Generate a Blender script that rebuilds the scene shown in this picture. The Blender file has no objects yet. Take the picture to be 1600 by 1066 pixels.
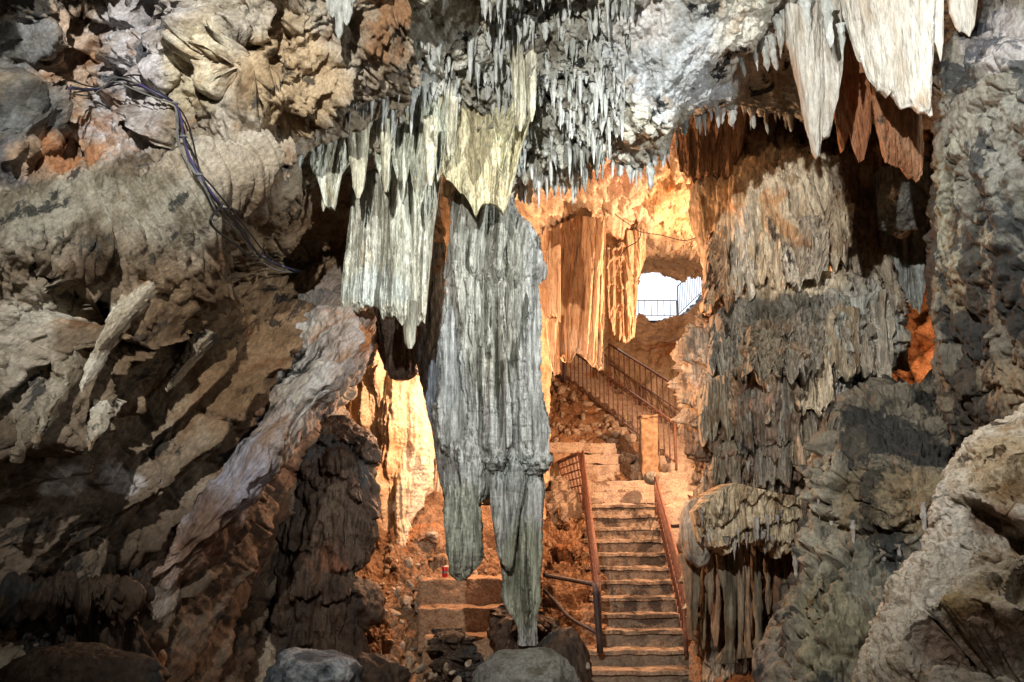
import bpy, math, random
import numpy as np
from mathutils import Vector, Matrix
random.seed(7); RNG = np.random.RandomState(7)
S = bpy.context.scene
COL = S.collection
R = math.radians
# ------------------------------------------------------------------ camera, sky, sun, exposure
F = 1386.0; PITCH = math.atan((800-533)/F); CP, SP = math.cos(PITCH), math.sin(PITCH)
EYE = np.array([0.0, 0.0, 2.2])
cam = bpy.data.objects.new('camera', bpy.data.cameras.new('camera')); COL.objects.link(cam)
cam.location = EYE; cam.rotation_euler = (R(90)+PITCH, 0, 0)
cam.data.sensor_width = 36; cam.data.lens = F/1600*36; cam.data.clip_end = 2000; cam.data.clip_start = .05
S.camera = cam
w = bpy.data.worlds.new('World'); S.world = w; w.use_nodes = True
nt = w.node_tree; sky = nt.nodes.new('ShaderNodeTexSky'); sky.sky_type = 'NISHITA'; sky.sun_disc = False
sky.sun_elevation = R(38); sky.sun_rotation = R(12)
nt.links.new(sky.outputs[0], nt.nodes['Background'].inputs[0]); nt.nodes['Background'].inputs[1].default_value = .15
S.cycles.max_bounces = 3; S.cycles.diffuse_bounces = 2; S.cycles.glossy_bounces = 1; S.cycles.use_denoising = True; S.cycles.use_adaptive_sampling = True; S.cycles.adaptive_threshold = .03
S.cycles.sample_clamp_indirect = 4
S.view_settings.view_transform = 'Standard'; S.view_settings.look = 'None'
S.view_settings.exposure = 0.0; S.view_settings.gamma = 1
sl = bpy.data.lights.new('sun', 'SUN'); sl.energy = 4; sl.angle = R(.5); sl.color = (1, .96, .9)
so = bpy.data.objects.new('sun', sl); COL.objects.link(so)
so.rotation_euler = (R(-(90-38)), 0, R(-12)); so.location = (0, 0, 30)

def P(u, v, Y):
    """world point that lies at photo pixel (u,v) on the vertical plane y=Y"""
    u = np.asarray(u, float); v = np.asarray(v, float); Y = np.asarray(Y, float)
    a = (u-800)/F; b = (533-v)/F
    dy = CP-b*SP; dz = SP+b*CP
    return np.stack([a*Y/dy+EYE[0], Y+0*u+EYE[1], dz*Y/dy+EYE[2]], -1)
def UV(p):
    q = p-EYE; d = q[..., 1]*CP+q[..., 2]*SP; h = -q[..., 1]*SP+q[..., 2]*CP
    return 800+F*q[..., 0]/d, 533-F*h/d

LK = .55
def lamp(name, loc, energy, color, size=.05, spot=None, target=None):
    d = bpy.data.lights.new(name, 'SPOT' if spot else 'POINT'); d.energy = energy*LK; d.color = color
    d.shadow_soft_size = size
    o = bpy.data.objects.new(name, d); COL.objects.link(o); o.location = loc
    if spot:
        d.spot_size = R(spot); d.spot_blend = .85
        o.rotation_euler = (Vector(target)-Vector(loc)).to_track_quat('-Z', 'Y').to_euler()
    return o
COOL = (.94, .985, 1.0); WARM = (1.0, .52, .27); WARM2 = (1.0, .57, .34)
LAMPS = [('cave_floodlight', (-1.1, .2, 6.0), 4400, (1.0, .98, .94), .05, 112, (.9, 8, 6.0)),
         ('cave_floodlight', P(1500, -80, 5.0), 190, COOL, .05),
         ('added_side_spot', P(1480, -60, 4.5), 2000, COOL, .05, 56, (-.5, 8.4, 4.4)),  # added off-frame spot that brings out the relief of the column
         ('added_fill_light', (1.7, .1, 3.2), 85, (.97, .98, 1.0), .3),  # unseen soft fill light, added to lift the foreground
         ('warm_floodlight', P(745, 560, 10.6), 900, WARM2, .05),
         ('warm_floodlight', P(1180, 560, 13.2), 2500, WARM2, .06),
         ('warm_floodlight', P(770, 600, 14.0), 1500, WARM, .06),
         ('warm_floodlight', P(1430, 560, 11.2), 110, (1, .45, .2), .05)]
for a in LAMPS: lamp(*a)

# ------------------------------------------------------------------ noise
_perm = np.random.RandomState(3).permutation(256).astype(np.int32); _perm = np.concatenate([_perm, _perm])
_g = np.random.RandomState(4).normal(size=(256, 3)); _g = (_g/np.linalg.norm(_g, axis=1)[:, None]*1.4).astype(np.float32)
def n3(p, seed=0):
    p = np.asarray(p, np.float32)+np.float32(seed*13.37+100)
    i = np.floor(p).astype(np.int32); f = p-i; w_ = f*f*f*(f*(f*6-15)+10)
    i &= 255
    out = 0
    for dx in (0, 1):
        hx = _perm[(i[..., 0]+dx) & 255]; wx = w_[..., 0] if dx else 1-w_[..., 0]
        for dy in (0, 1):
            hy = _perm[(hx+i[..., 1]+dy) & 255]; wy = w_[..., 1] if dy else 1-w_[..., 1]
            for dz in (0, 1):
                h = _perm[(hy+i[..., 2]+dz) & 255]; g = _g[h]
                wz = w_[..., 2] if dz else 1-w_[..., 2]
                out = out+wx*wy*wz*(g[..., 0]*(f[..., 0]-dx)+g[..., 1]*(f[..., 1]-dy)+g[..., 2]*(f[..., 2]-dz))
    return out
def fbm(p, o=5, g=.5, seed=0):
    a, s, t = 1., 0, 0
    for k in range(o): s = s+a*n3(p*2.03**k, seed+k); t += a; a *= g
    return s/t*1.6
def billow(p, o=5, g=.5, seed=0):
    a, s, t = 1., 0, 0
    for k in range(o): s = s+a*np.abs(n3(p*2.03**k, seed+k)); t += a; a *= g
    return s/t*2
def ridge(p, o=5, g=.5, seed=0): return 1-billow(p, o, g, seed)
def sc(p, x, y, z): return p*np.array([x, y, z])
def sst(a, b, x):
    t = np.clip((x-a)/(b-a), 0, 1); return t*t*(3-2*t)

# ------------------------------------------------------------------ object helpers
def tag(o, label=None, cat=None, group=None, kind=None):
    if label: o['label'] = label
    if cat: o['category'] = cat
    if group: o['group'] = group
    if kind: o['kind'] = kind
    return o
def mesh(name, V, Fc, mat, parent=None, smooth=True, tint=None, origin=None):
    V = np.asarray(V, np.float64).reshape(-1, 3)
    if origin is None: origin = np.array([(V[:, 0].min()+V[:, 0].max())/2, (V[:, 1].min()+V[:, 1].max())/2, V[:, 2].min()])
    origin = np.asarray(origin, float)
    po = np.array(parent.get('_o', (0, 0, 0))) if parent is not None else np.zeros(3)
    me = bpy.data.meshes.new(name); me.vertices.add(len(V)); me.vertices.foreach_set('co', (V-origin).astype(np.float32).ravel())
    if isinstance(Fc, np.ndarray): k = Fc.shape[1]; n = len(Fc); flat = Fc.ravel(); st = np.arange(n)*k; tot = np.full(n, k)
    else:
        flat = np.array([i for f in Fc for i in f]); tot = np.array([len(f) for f in Fc]); st = np.concatenate([[0], np.cumsum(tot)[:-1]]); n = len(Fc)
    me.loops.add(len(flat)); me.polygons.add(n)
    me.loops.foreach_set('vertex_index', flat.astype(np.int32)); me.polygons.foreach_set('loop_start', st.astype(np.int32))
    me.update(calc_edges=True); me.validate()
    if smooth: me.polygons.foreach_set('use_smooth', np.ones(len(me.polygons), bool))
    if tint is None and mat.get('tinted'): tint = np.ones((len(V), 3))*.8
    if tint is not None:
        at = me.color_attributes.new('tint', 'FLOAT_COLOR', 'POINT')
        at.data.foreach_set('color', np.concatenate([tint, np.ones((len(V), 1))], 1).astype(np.float32).ravel())
    me.materials.append(mat)
    o = bpy.data.objects.new(name, me); COL.objects.link(o); o.location = origin-po
    if parent is not None: o.parent = parent
    return o
def empty(name, loc, label, cat, group=None):
    o = bpy.data.objects.new(name, None); COL.objects.link(o); o.location = loc; o['_o'] = [float(x) for x in loc]
    o.empty_display_size = .1
    return tag(o, label, cat, group)
def clean():
    for o in bpy.data.objects:
        if '_o' in o: del o['_o']
def gridF(m, n, wrap=False):
    i = np.arange(m-1)[:, None]; j = np.arange(n if wrap else n-1)[None, :]; j2 = (j+1) % n
    return np.stack([i*n+j, (i+1)*n+j, (i+1)*n+j2, i*n+j2], -1).reshape(-1, 4)
def cr(C, n, t=None):
    """Catmull-Rom along axis 0 of C to n samples"""
    C = np.asarray(C, float); k = len(C)
    if t is None: t = np.linspace(0, k-1, n)
    i = np.clip(np.floor(t).astype(int), 0, k-2); f = (t-i).reshape((-1,)+(1,)*(C.ndim-1))
    g = lambda a: C[np.clip(a, 0, k-1)]
    p0 = np.where((i == 0).reshape(f.shape), 2*g(i)-g(i+1), g(i-1)); p3 = np.where((i == k-2).reshape(f.shape), 2*g(i+1)-g(i), g(i+2)); p1, p2 = g(i), g(i+1)
    return .5*(2*p1+(p2-p0)*f+(2*p0-5*p1+4*p2-p3)*f*f+(3*p1-3*p2+p3-p0)*f**3)
def normals(V, wrap=False):
    a = np.gradient(V, axis=0)
    b = (np.roll(V, -1, 1)-np.roll(V, 1, 1)) if wrap else np.gradient(V, axis=1)
    n = np.cross(a, b); return n/(np.linalg.norm(n, axis=-1, keepdims=True)+1e-9)
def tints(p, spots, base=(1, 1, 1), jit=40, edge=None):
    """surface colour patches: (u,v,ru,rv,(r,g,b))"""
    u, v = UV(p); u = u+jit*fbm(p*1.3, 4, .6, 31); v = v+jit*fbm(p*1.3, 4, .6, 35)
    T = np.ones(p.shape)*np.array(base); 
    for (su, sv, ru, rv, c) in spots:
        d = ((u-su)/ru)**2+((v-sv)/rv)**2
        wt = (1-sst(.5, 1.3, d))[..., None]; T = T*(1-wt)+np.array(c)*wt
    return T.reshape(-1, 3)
def sheet(name, net, m, n, disp, mat, spots=None, base=(1, 1, 1), hole=None, parent=None, pits=None, jit=40, keep=False):
    """rock surface through a net of rows of (u,v,Y) points, displaced along its normals"""
    C = np.array([[P(*q) for q in row] for row in net])
    V = cr(C, m); V = np.swapaxes(cr(np.swapaxes(V, 0, 1), n), 0, 1)
    N = normals(V); s = np.sign(((EYE-V)*N).sum(-1).mean()); N = N*s
    V0 = V.copy()
    if pits:
        u, v = UV(V); u = u+14*fbm(V*2.5, 3, .5, 51); v = v+14*fbm(V*2.5, 3, .5, 55)
        for (pu, pv, ru, rv, dep, rot) in pits:
            dep = dep*(1.9 if name == 'pale_boulder' else 1)
            c_, s_ = math.cos(R(rot)), math.sin(R(rot)); a = ((u-pu)*c_+(v-pv)*s_)/ru; b = (-(u-pu)*s_+(v-pv)*c_)/rv
            V = V-N*(dep*(1-sst(.35, 1.15, a*a+b*b)))[..., None]
        N = normals(V)*s
    if disp is not None: V = V+disp(V0, N)
    Fc = gridF(m, n)
    if s < 0: Fc = Fc[:, ::-1]
    if hole is not None: Fc = Fc[~hole(V.reshape(-1, 3))[Fc].all(1)]
    T = tints(V, spots, base, jit) if spots is not None else None
    o = mesh(name, V, Fc, mat, parent, tint=T)
    return (o, V, N) if keep else o
def loft(name, rings, nt_, nz, mat, disp=None, ratio=.8, parent=None, cap=True, spots=None, base=(1, 1, 1), flat=2.0, jit=40, tipnoise=0, twist=0):
    """closed upright form through rings of (v,uL,uR,Y); front at depth Y"""
    r = np.array([q[:4] for q in rings], float)
    t = np.concatenate([[0], np.cumsum(np.abs(np.diff(r[:, 0])))]); tt = np.linspace(0, t[-1], nz)
    q = np.stack([np.interp(tt, t, r[:, k]) for k in range(4)], 1)
    k = max(1, nz//60); ker = np.ones(2*k+1)/(2*k+1)
    for c in range(1, 4):
        pad = np.pad(q[:, c], k, 'edge'); q[:, c] = np.convolve(pad, ker, 'valid')
    A = P(q[:, 1], q[:, 0], q[:, 3]); B = P(q[:, 2], q[:, 0], q[:, 3])
    cx = (A[:, 0]+B[:, 0])/2; rx = np.abs(B[:, 0]-A[:, 0])/2; z = (A[:, 2]+B[:, 2])/2
    ry = np.minimum(rx*ratio, 1.2)
    th = np.linspace(0, 2*np.pi, nt_, endpoint=False)
    ct, st = np.cos(th), np.sin(th); e = 2/flat
    ex = np.sign(ct)*np.abs(ct)**e; ey = np.sign(st)*np.abs(st)**e
    V = np.stack([cx[:, None]+rx[:, None]*ex, q[:, 3][:, None]+ry[:, None]*(1+ey), z[:, None]+0*ex], -1)
    N = np.stack([ex+0*rx[:, None], ey+0*rx[:, None], 0*ex+0*rx[:, None]], -1); N /= np.linalg.norm(N, axis=-1, keepdims=True)
    if disp is not None:
        damp = np.clip(rx/.12, .15, 1)[:, None, None]
        V = V+disp(V, N)*damp
    Fc = gridF(nz, nt_, True)
    Vf = V.reshape(-1, 3)
    if cap:
        Vf = np.concatenate([Vf, V[0].mean(0)[None], V[-1].mean(0)[None]]); a = len(Vf)-2
        j = np.arange(nt_); j2 = (j+1) % nt_
        Fc = [tuple(x) for x in Fc]+[(a, j_, k_) for j_, k_ in zip(j, j2)]+[(a+1, (nz-1)*nt_+k_, (nz-1)*nt_+j_) for j_, k_ in zip(j, j2)]
    T = tints(Vf, spots, base, jit) if spots is not None else None
    return mesh(name, Vf, Fc, mat, parent, tint=T)
def drape(name, top, bot, Y, mat, t0=.3, t1=.04, fold=.08, ff=6., n=160, m=120, lean=0., disp=None, parent=None, jag=.05, jf=9., spots=None, base=(1, 1, 1), seed=0, Y2=None, shift=0.):
    """hanging stone curtain: closed sheet between a top and a bottom outline, folded, thinning downwards"""
    top = np.array(top, float); bot = np.array(bot, float)
    s = np.linspace(0, 1, n)
    def res(L):
        d = np.concatenate([[0], np.cumsum(np.abs(np.diff(L[:, 0]))+1e-6)]); d /= d[-1]
        return np.stack([np.interp(s, d, L[:, 0]), np.interp(s, d, L[:, 1])], 1)
    a, b = res(top), res(bot)
    Ya = Y+(0 if Y2 is None else (Y2-Y)*s)
    A = P(a[:, 0], a[:, 1], Ya); B = P(b[:, 0], b[:, 1], Ya-lean)
    B[:, 2] += jag*(np.abs(n3(np.stack([A[:, 0]*jf, A[:, 1]*jf, A[:, 0]*0+seed], -1)))*2-.5)
    k = np.linspace(0, 1, m)[:, None, None]
    M = A[None]*(1-k)+B[None]*k
    M[..., 0] += shift*np.sin(k[..., 0]*3)
    prof = np.clip(np.sin(np.pi*np.clip(s, .0, 1))*6, 0, 1)**.5
    th = ((t0+(t1-t0)*k[..., 0]**.8)*(.15+.85*prof[None]))*np.clip((1.02-k[..., 0])*16, .12, 1)
    x = M[..., 0]
    q = np.stack([x*ff+.35*np.sin(M[..., 2]*.7+seed), 0*x+Y*.3, M[..., 2]*ff*.07], -1)
    fo = fold*(billow(q, 3, .5, seed+2)-.45)
    off1 = -th/2-fo; off2 = th/2-fo*.6
    Fr = M.copy(); Fr[..., 1] += off1; Bk = M[:, ::-1].copy(); Bk[..., 1] += off2[:, ::-1]
    V = np.concatenate([Fr, Bk], 1)
    N = np.zeros_like(V); N[:, :n, 1] = -1; N[:, n:, 1] = 1
    if disp is not None: V = V+disp(V, N)
    Fc = gridF(m, 2*n, True); Vf = V.reshape(-1, 3)
    j = np.arange(n-1); caps = np.concatenate([np.stack([j, j+1, 2*n-2-j, 2*n-1-j], -1), (m-1)*2*n+np.stack([j+1, j, 2*n-1-j, 2*n-2-j], -1)])
    Fc = np.concatenate([Fc, caps])
    T = tints(Vf, spots, base) if spots is not None else None
    return mesh(name, Vf, Fc, mat, parent, tint=T)
def tube(name, pts, r, mat, parent=None, n=8, m=None, r2=None, world=False):
    pts = np.array(pts if world else [P(*p) for p in pts], float)
    m = m or max(2, (len(pts)-1)*6+1)
    C = cr(pts, m) if len(pts) > 2 else pts[0]+(pts[1]-pts[0])*np.linspace(0, 1, m)[:, None]
    T = np.gradient(C, axis=0); T /= np.linalg.norm(T, axis=1)[:, None]+1e-9
    up = np.array([.31, .2, .93]); X = np.cross(T, up); X /= np.linalg.norm(X, axis=1)[:, None]+1e-9; Z = np.cross(T, X)
    rr = np.linspace(r, r if r2 is None else r2, m)[:, None, None]
    th = np.linspace(0, 2*np.pi, n, endpoint=False)
    V = C[:, None]+rr*(np.cos(th)[None, :, None]*X[:, None]+np.sin(th)[None, :, None]*Z[:, None])
    Fc = [tuple(x) for x in gridF(m, n, True)]+[tuple(range(n)), tuple((m-1)*n+k for k in range(n))[::-1]]
    return mesh(name, V, Fc, mat, parent)
def hexa(name, c8, mat, parent=None, rough=0., sub=1, bev=0., seed=0):
    """box through 8 corners (bottom 4 ccw, top 4 ccw), subdivided and roughened"""
    c8 = np.array(c8, float)
    bm = __import__('bmesh').new(); import bmesh
    vs = [bm.verts.new(c) for c in c8]
    for f in ((0, 3, 2, 1), (4, 5, 6, 7), (0, 1, 5, 4), (1, 2, 6, 5), (2, 3, 7, 6), (3, 0, 4, 7)): bm.faces.new([vs[i] for i in f])
    if bev: bmesh.ops.bevel(bm, geom=bm.edges[:], offset=bev, segments=2, affect='EDGES', profile=.6)
    if sub > 1: bmesh.ops.subdivide_edges(bm, edges=bm.edges[:], cuts=sub, use_grid_fill=True)
    bmesh.ops.recalc_face_normals(bm, faces=bm.faces[:])
    bm.verts.ensure_lookup_table(); V = np.array([v.co[:] for v in bm.verts]); Fc = [tuple(v.index for v in f.verts) for f in bm.faces]
    bm.verts.index_update(); Fc = [tuple(v.index for v in f.verts) for f in bm.faces]; bm.free()
    if rough:
        V = V+rough*np.stack([fbm(V*3, 4, .6, seed+k) for k in (1, 5, 9)], -1)
    return mesh(name, V, Fc, mat, parent, smooth=bool(rough))
def box(name, x0, x1, y0, y1, z0, z1, mat, parent=None, **k):
    return hexa(name, [(x0, y0, z0), (x1, y0, z0), (x1, y1, z0), (x0, y1, z0), (x0, y0, z1), (x1, y0, z1), (x1, y1, z1), (x0, y1, z1)], mat, parent, **k)
_ico = {}
def ico(n=4):
    if n not in _ico:
        import bmesh
        bm = bmesh.new(); bmesh.ops.create_icosphere(bm, subdivisions=n, radius=1)
        _ico[n] = (np.array([v.co[:] for v in bm.verts]), np.array([[v.index for v in f.verts] for f in bm.faces])); bm.free()
    return _ico[n]
def rock(name, u, v, Y, ru, rv, mat, seed=0, n=5, amp=.22, ry=None, facet=.5, parent=None, rot=0):
    """boulder: displaced ball, centred at the pixel, ru/rv half sizes in photo pixels"""
    V, Fc = ico(n); c = P(u, v, Y); k = Y/F
    D = V+amp*(fbm(V*1.3, 5, .55, seed)[:, None]*V)+.5*amp*((ridge(V*1.1, 3, .5, seed+9)-.5)[:, None]*V)
    for q in range(7):   # planar cuts make it a broken stone
        g = np.random.RandomState(seed*31+q).normal(size=3); g /= np.linalg.norm(g); h = .72+.15*np.random.RandomState(seed+q).rand()
        d = D@g-h; D = D-np.where(d > 0, d, 0)[:, None]*g*facet
    D = D+.25*amp*(fbm(V*5, 4, .6, seed+3)[:, None]*V)
    D = D*np.array([ru*k, (ry or (ru+rv)/2*k), rv*k])
    if rot:
        c_, s_ = math.cos(R(rot)), math.sin(R(rot)); D = np.stack([D[:, 0]*c_-D[:, 2]*s_, D[:, 1], D[:, 0]*s_+D[:, 2]*c_], -1)
    return mesh(name, c+D, Fc, mat, parent)

# ------------------------------------------------------------------ materials
def newmat(name):
    m = bpy.data.materials.new(name); m.use_nodes = True; N = m.node_tree.nodes; b = N['Principled BSDF']; return m, N, m.node_tree.links, b
def rockmat(name, cols, dark=(.03, .03, .028), dk=.5, ds=1.5, rust=(.30, .13, .05), rk=.5, rs=.9, asp=(1, 1, 1), s1=1.2, bump=1., bs=7., tint=False, rough=.8, spec=.3, speck=.5, pale=None, pk=.6, rot=None, streak=0.):
    m, N, L, b = newmat(name)
    def nd(t, **k):
        x = N.new(t)
        for a, v in k.items():
            if a in x.inputs: x.inputs[a].default_value = v
            else: setattr(x, a, v)
        return x
    geo = nd('ShaderNodeNewGeometry'); mp = nd('ShaderNodeMapping'); mp.inputs['Scale'].default_value = asp
    if rot: mp.vector_type = 'TEXTURE'; mp.inputs['Rotation'].default_value = rot; mp.inputs['Scale'].default_value = tuple(1/x for x in asp)
    L.new(geo.outputs['Position'], mp.inputs['Vector']); V = mp.outputs[0]; V0 = geo.outputs['Position']
    def noise(scale, det=8, ro=.6, dist=0., vec=V):
        x = nd('ShaderNodeTexNoise', Scale=scale, Detail=det, Roughness=ro, Distortion=dist); L.new(vec, x.inputs['Vector']); return x.outputs['Fac']
    def ramp(src, a, b_, ):
        x = nd('ShaderNodeMapRange'); x.interpolation_type = 'SMOOTHSTEP'; x.inputs[1].default_value = a; x.inputs[2].default_value = b_; L.new(src, x.inputs[0]); return x.outputs[0]
    def mix(f, a, c, bt='MIX'):
        x = nd('ShaderNodeMix'); x.data_type = 'RGBA'; x.blend_type = bt
        if isinstance(f, float): x.inputs[0].default_value = f
        else: L.new(f, x.inputs[0])
        for s, i in ((a, 6), (c, 7)):
            if isinstance(s, tuple): x.inputs[i].default_value = (*s, 1)
            else: L.new(s, x.inputs[i])
        return x.outputs[2]
    cr_ = nd('ShaderNodeValToRGB'); e = cr_.color_ramp.elements; k = len(cols)
    for i in range(k-2): e.new(.5)
    for i, c in enumerate(cols): e[i].position = .33+.34*i/(k-1); e[i].color = (*c, 1)
    L.new(noise(s1, 5, .62, .6), cr_.inputs[0]); col = cr_.outputs[0]
    if rk: col = mix(ramp(noise(rs, 5, .65, .8, V0), 1-rk-.02, 1-rk+.08), col, rust)
    if pale is not None: col = mix(ramp(noise(ds*1.4, 6, .7, .3, V0), pk, pk+.06), col, pale)
    if dk: col = mix(ramp(noise(ds, 7, .68, .5), 1-dk-.01, 1-dk+.035), col, dark)
    if streak:   # narrow vertical mineral stains
        ms = nd('ShaderNodeMapping'); ms.inputs['Scale'].default_value = (1, 1, .045); L.new(V0, ms.inputs['Vector'])
        f1 = ramp(noise(11, 4, .62, .25, ms.outputs[0]), .50, .64); mm = nd('ShaderNodeMath', operation='MULTIPLY'); mm.inputs[1].default_value = streak; L.new(f1, mm.inputs[0]); col = mix(mm.outputs[0], col, dark)
        f2 = ramp(noise(26, 3, .6, .2, ms.outputs[0]), .52, .62); m2 = nd('ShaderNodeMath', operation='MULTIPLY'); m2.inputs[1].default_value = streak*.8; L.new(f2, m2.inputs[0]); col = mix(m2.outputs[0], col, dark)
    # fine grain
    g = nd('ShaderNodeMapRange'); g.inputs[1].default_value = .3; g.inputs[2].default_value = .7; g.inputs[3].default_value = 1-speck*.8; g.inputs[4].default_value = 1+speck*.8
    L.new(noise(34, 4, .75, 0, V), g.inputs[0]); gg = nd('ShaderNodeCombineColor')
    for i in range(3): L.new(g.outputs[0], gg.inputs[i])
    col = mix(1.0, col, gg.outputs[0], 'MULTIPLY')
    if tint:
        m['tinted'] = True; at = nd('ShaderNodeAttribute'); at.attribute_name = 'tint'; col = mix(1.0, col, at.outputs['Color'], 'MULTIPLY')
    L.new(col, b.inputs['Base Color']); b.inputs['Specular IOR Level'].default_value = spec
    r_ = nd('ShaderNodeMapRange'); r_.inputs[3].default_value = rough-.2; r_.inputs[4].default_value = min(1, rough+.15); L.new(noise(4, 2), r_.inputs[0]); L.new(r_.outputs[0], b.inputs['Roughness'])
    b1 = nd('ShaderNodeBump', Strength=.9, Distance=.05*bump); L.new(noise(bs, 6, .65, 0), b1.inputs['Height'])
    vo = nd('ShaderNodeTexVoronoi', Scale=bs*1.7); L.new(V, vo.inputs['Vector'])
    b2 = nd('ShaderNodeBump', Strength=.6, Distance=.02*bump); L.new(vo.outputs['Distance'], b2.inputs['Height']); L.new(b1.outputs[0], b2.inputs['Normal'])
    L.new(b2.outputs[0], b.inputs['Normal'])
    return m
def plain(name, c, rough=.6, metal=0., c2=None, scale=12., bump=.3):
    m, N, L, b = newmat(name); b.inputs['Roughness'].default_value = rough; b.inputs['Metallic'].default_value = metal
    geo = N.new('ShaderNodeNewGeometry'); n = N.new('ShaderNodeTexNoise'); n.inputs['Scale'].default_value = scale; n.inputs['Detail'].default_value = 8; L.new(geo.outputs['Position'], n.inputs['Vector'])
    r = N.new('ShaderNodeValToRGB'); r.color_ramp.elements[0].position = .35; r.color_ramp.elements[1].position = .65
    r.color_ramp.elements[0].color = (*c, 1); r.color_ramp.elements[1].color = (*(c2 or tuple(x*.6 for x in c)), 1); L.new(n.outputs[0], r.inputs[0]); L.new(r.outputs[0], b.inputs['Base Color'])
    bp = N.new('ShaderNodeBump'); bp.inputs['Strength'].default_value = bump; bp.inputs['Distance'].default_value = .01; L.new(n.outputs[0], bp.inputs['Height']); L.new(bp.outputs[0], b.inputs['Normal'])
    return m
M = {}
M['left'] = rockmat('left_wall_rock', [(.12, .09, .06), (.32, .28, .22), (.46, .43, .37), (.28, .20, .13)], dk=.42, ds=1.6, rk=.42, rust=(.30, .18, .10), tint=True, dark=(.07, .068, .062), s1=1.8, asp=(.5, 1.25, 1.25), rot=(0, R(-40), R(69)), bs=7, bump=.75, speck=.6)
M['leftlow'] = rockmat('buttress_rock', [(.14, .12, .11), (.26, .23, .20), (.30, .28, .28), (.22, .15, .10)], dk=.42, ds=1.6, rk=.38, rust=(.33, .14, .05), asp=(.35, 1.4, 1.4), rot=(0, R(-48), R(53)), tint=True, s1=2.2, bs=8, bump=.8, speck=.6)
M['ceil'] = rockmat('ceiling_limestone', [(.26, .23, .18), (.50, .48, .42), (.66, .65, .60), (.42, .34, .25)], dk=.42, ds=2.6, rk=.34, tint=True, s1=2.0, bs=9)
M['pale'] = rockmat('pale_dripstone', [(.30, .29, .235), (.50, .50, .43), (.60, .60, .54), (.42, .37, .27)], dk=.38, ds=2.5, rk=.28, rust=(.35, .27, .13), asp=(1, 1, .36), s1=4, bs=18, bump=.7, speck=.7, dark=(.13, .12, .09), streak=.6, tint=True)
M['stal'] = rockmat('small_stalactite_stone', [(.20, .21, .18), (.42, .43, .39), (.55, .56, .52), (.40, .40, .35)], dk=.40, ds=3, rk=.2, asp=(1, 1, .3), s1=4, bs=14, speck=.5)
M['grey'] = rockmat('grey_fluted_dripstone', [(.18, .18, .16), (.33, .335, .305), (.46, .46, .43), (.27, .26, .22)], dk=.42, ds=5, dark=(.09, .092, .075), rk=.0, asp=(1, 1, .20), s1=5, bs=22, bump=.7, speck=.8, streak=.75, tint=True)
M['shield'] = rockmat('white_shield_stone', [(.36, .30, .22), (.50, .46, .39), (.57, .54, .47), (.44, .35, .25)], dk=.24, dark=(.25, .2, .14), ds=2.5, rk=.34, rust=(.44, .31, .19), asp=(1, 1, .2), s1=4, bs=12, bump=1.0, speck=.4)
M['brown'] = rockmat('rusty_shield_stone', [(.22, .09, .04), (.34, .15, .07), (.40, .22, .12), (.24, .11, .05)], dk=.36, rk=.3, asp=(1, 1, .3), s1=3, bs=12, speck=.6)
M['flow'] = rockmat('right_flowstone', [(.26, .20, .14), (.46, .41, .33), (.58, .54, .46), (.36, .29, .21)], dk=.38, ds=2.4, rk=.36, rust=(.44, .28, .16), asp=(1, 1, .35), s1=3, bs=12, bump=.6, tint=True, dark=(.05, .042, .034), streak=.55)
M['flowplain'] = rockmat('flowstone_drip_stone', [(.18, .15, .12), (.34, .30, .25), (.46, .44, .40), (.24, .18, .13)], dk=.36, ds=4, rk=.3, asp=(1, 1, .3), s1=5, bs=14)
M['rwall'] = rockmat('right_wall_rock', [(.10, .09, .07), (.17, .155, .125), (.24, .22, .18), (.13, .11, .085)], dk=.50, ds=1.5, dark=(.045, .045, .043), rk=.36, rust=(.22, .16, .08), s1=2.6, bs=10, tint=True, bump=.85, asp=(1, 1, .6))
M['boulder'] = rockmat('pale_boulder_rock', [(.28, .22, .15), (.48, .43, .36), (.58, .54, .48), (.36, .27, .18)], dk=.36, ds=2.2, rk=.40, rust=(.33, .24, .12), dark=(.10, .08, .06), s1=3, bs=14, tint=True, bump=1.2)
M['warm'] = rockmat('chamber_rock', [(.36, .29, .22), (.54, .48, .40), (.62, .57, .49), (.42, .29, .19)], dk=.36, ds=1.5, dark=(.12, .08, .05), rk=.42, rust=(.42, .21, .09), s1=1.4, bs=5, bump=1.4, tint=True)
M['warmd'] = rockmat('chamber_dripstone', [(.40, .27, .16), (.55, .42, .28), (.60, .48, .34), (.42, .26, .14)], dk=.0, rk=.35, rust=(.5, .24, .08), asp=(1, 1, .12), s1=5, bs=12, speck=.35, dark=(.30, .13, .05), streak=.5)
M['earth'] = rockmat('brown_cave_earth', [(.12, .065, .035), (.22, .12, .06), (.30, .18, .10), (.16, .08, .04)], dk=.34, rk=.4, s1=2.5, bs=14, bump=1.2, rough=.9)
M['darkrock'] = rockmat('dark_brown_rock', [(.018, .010, .006), (.042, .024, .014), (.07, .045, .028), (.035, .018, .009)], dk=.44, rk=.36, rust=(.14, .06, .03), asp=(1, 1, .4), s1=3, bs=12, rough=.65)  # very dark brown base with rust patches
M['step'] = rockmat('worn_shaded_stair_concrete', [(.14, .10, .07), (.24, .18, .125), (.31, .24, .17), (.17, .11, .07)], dk=.44, dark=(.10, .075, .055), rk=.30, s1=5, bs=20, bump=.5, rough=.9)  # worn, and darkened because the lower flight is poorly lit
M['stepup'] = rockmat('lit_stair_concrete', [(.24, .18, .13), (.36, .28, .21), (.43, .35, .26), (.28, .20, .14)], dk=.38, dark=(.18, .12, .08), rk=.3, s1=4, bs=18, bump=.5, rough=.9)  # lighter copy, brightness of the lit upper flight put into the colour
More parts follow.
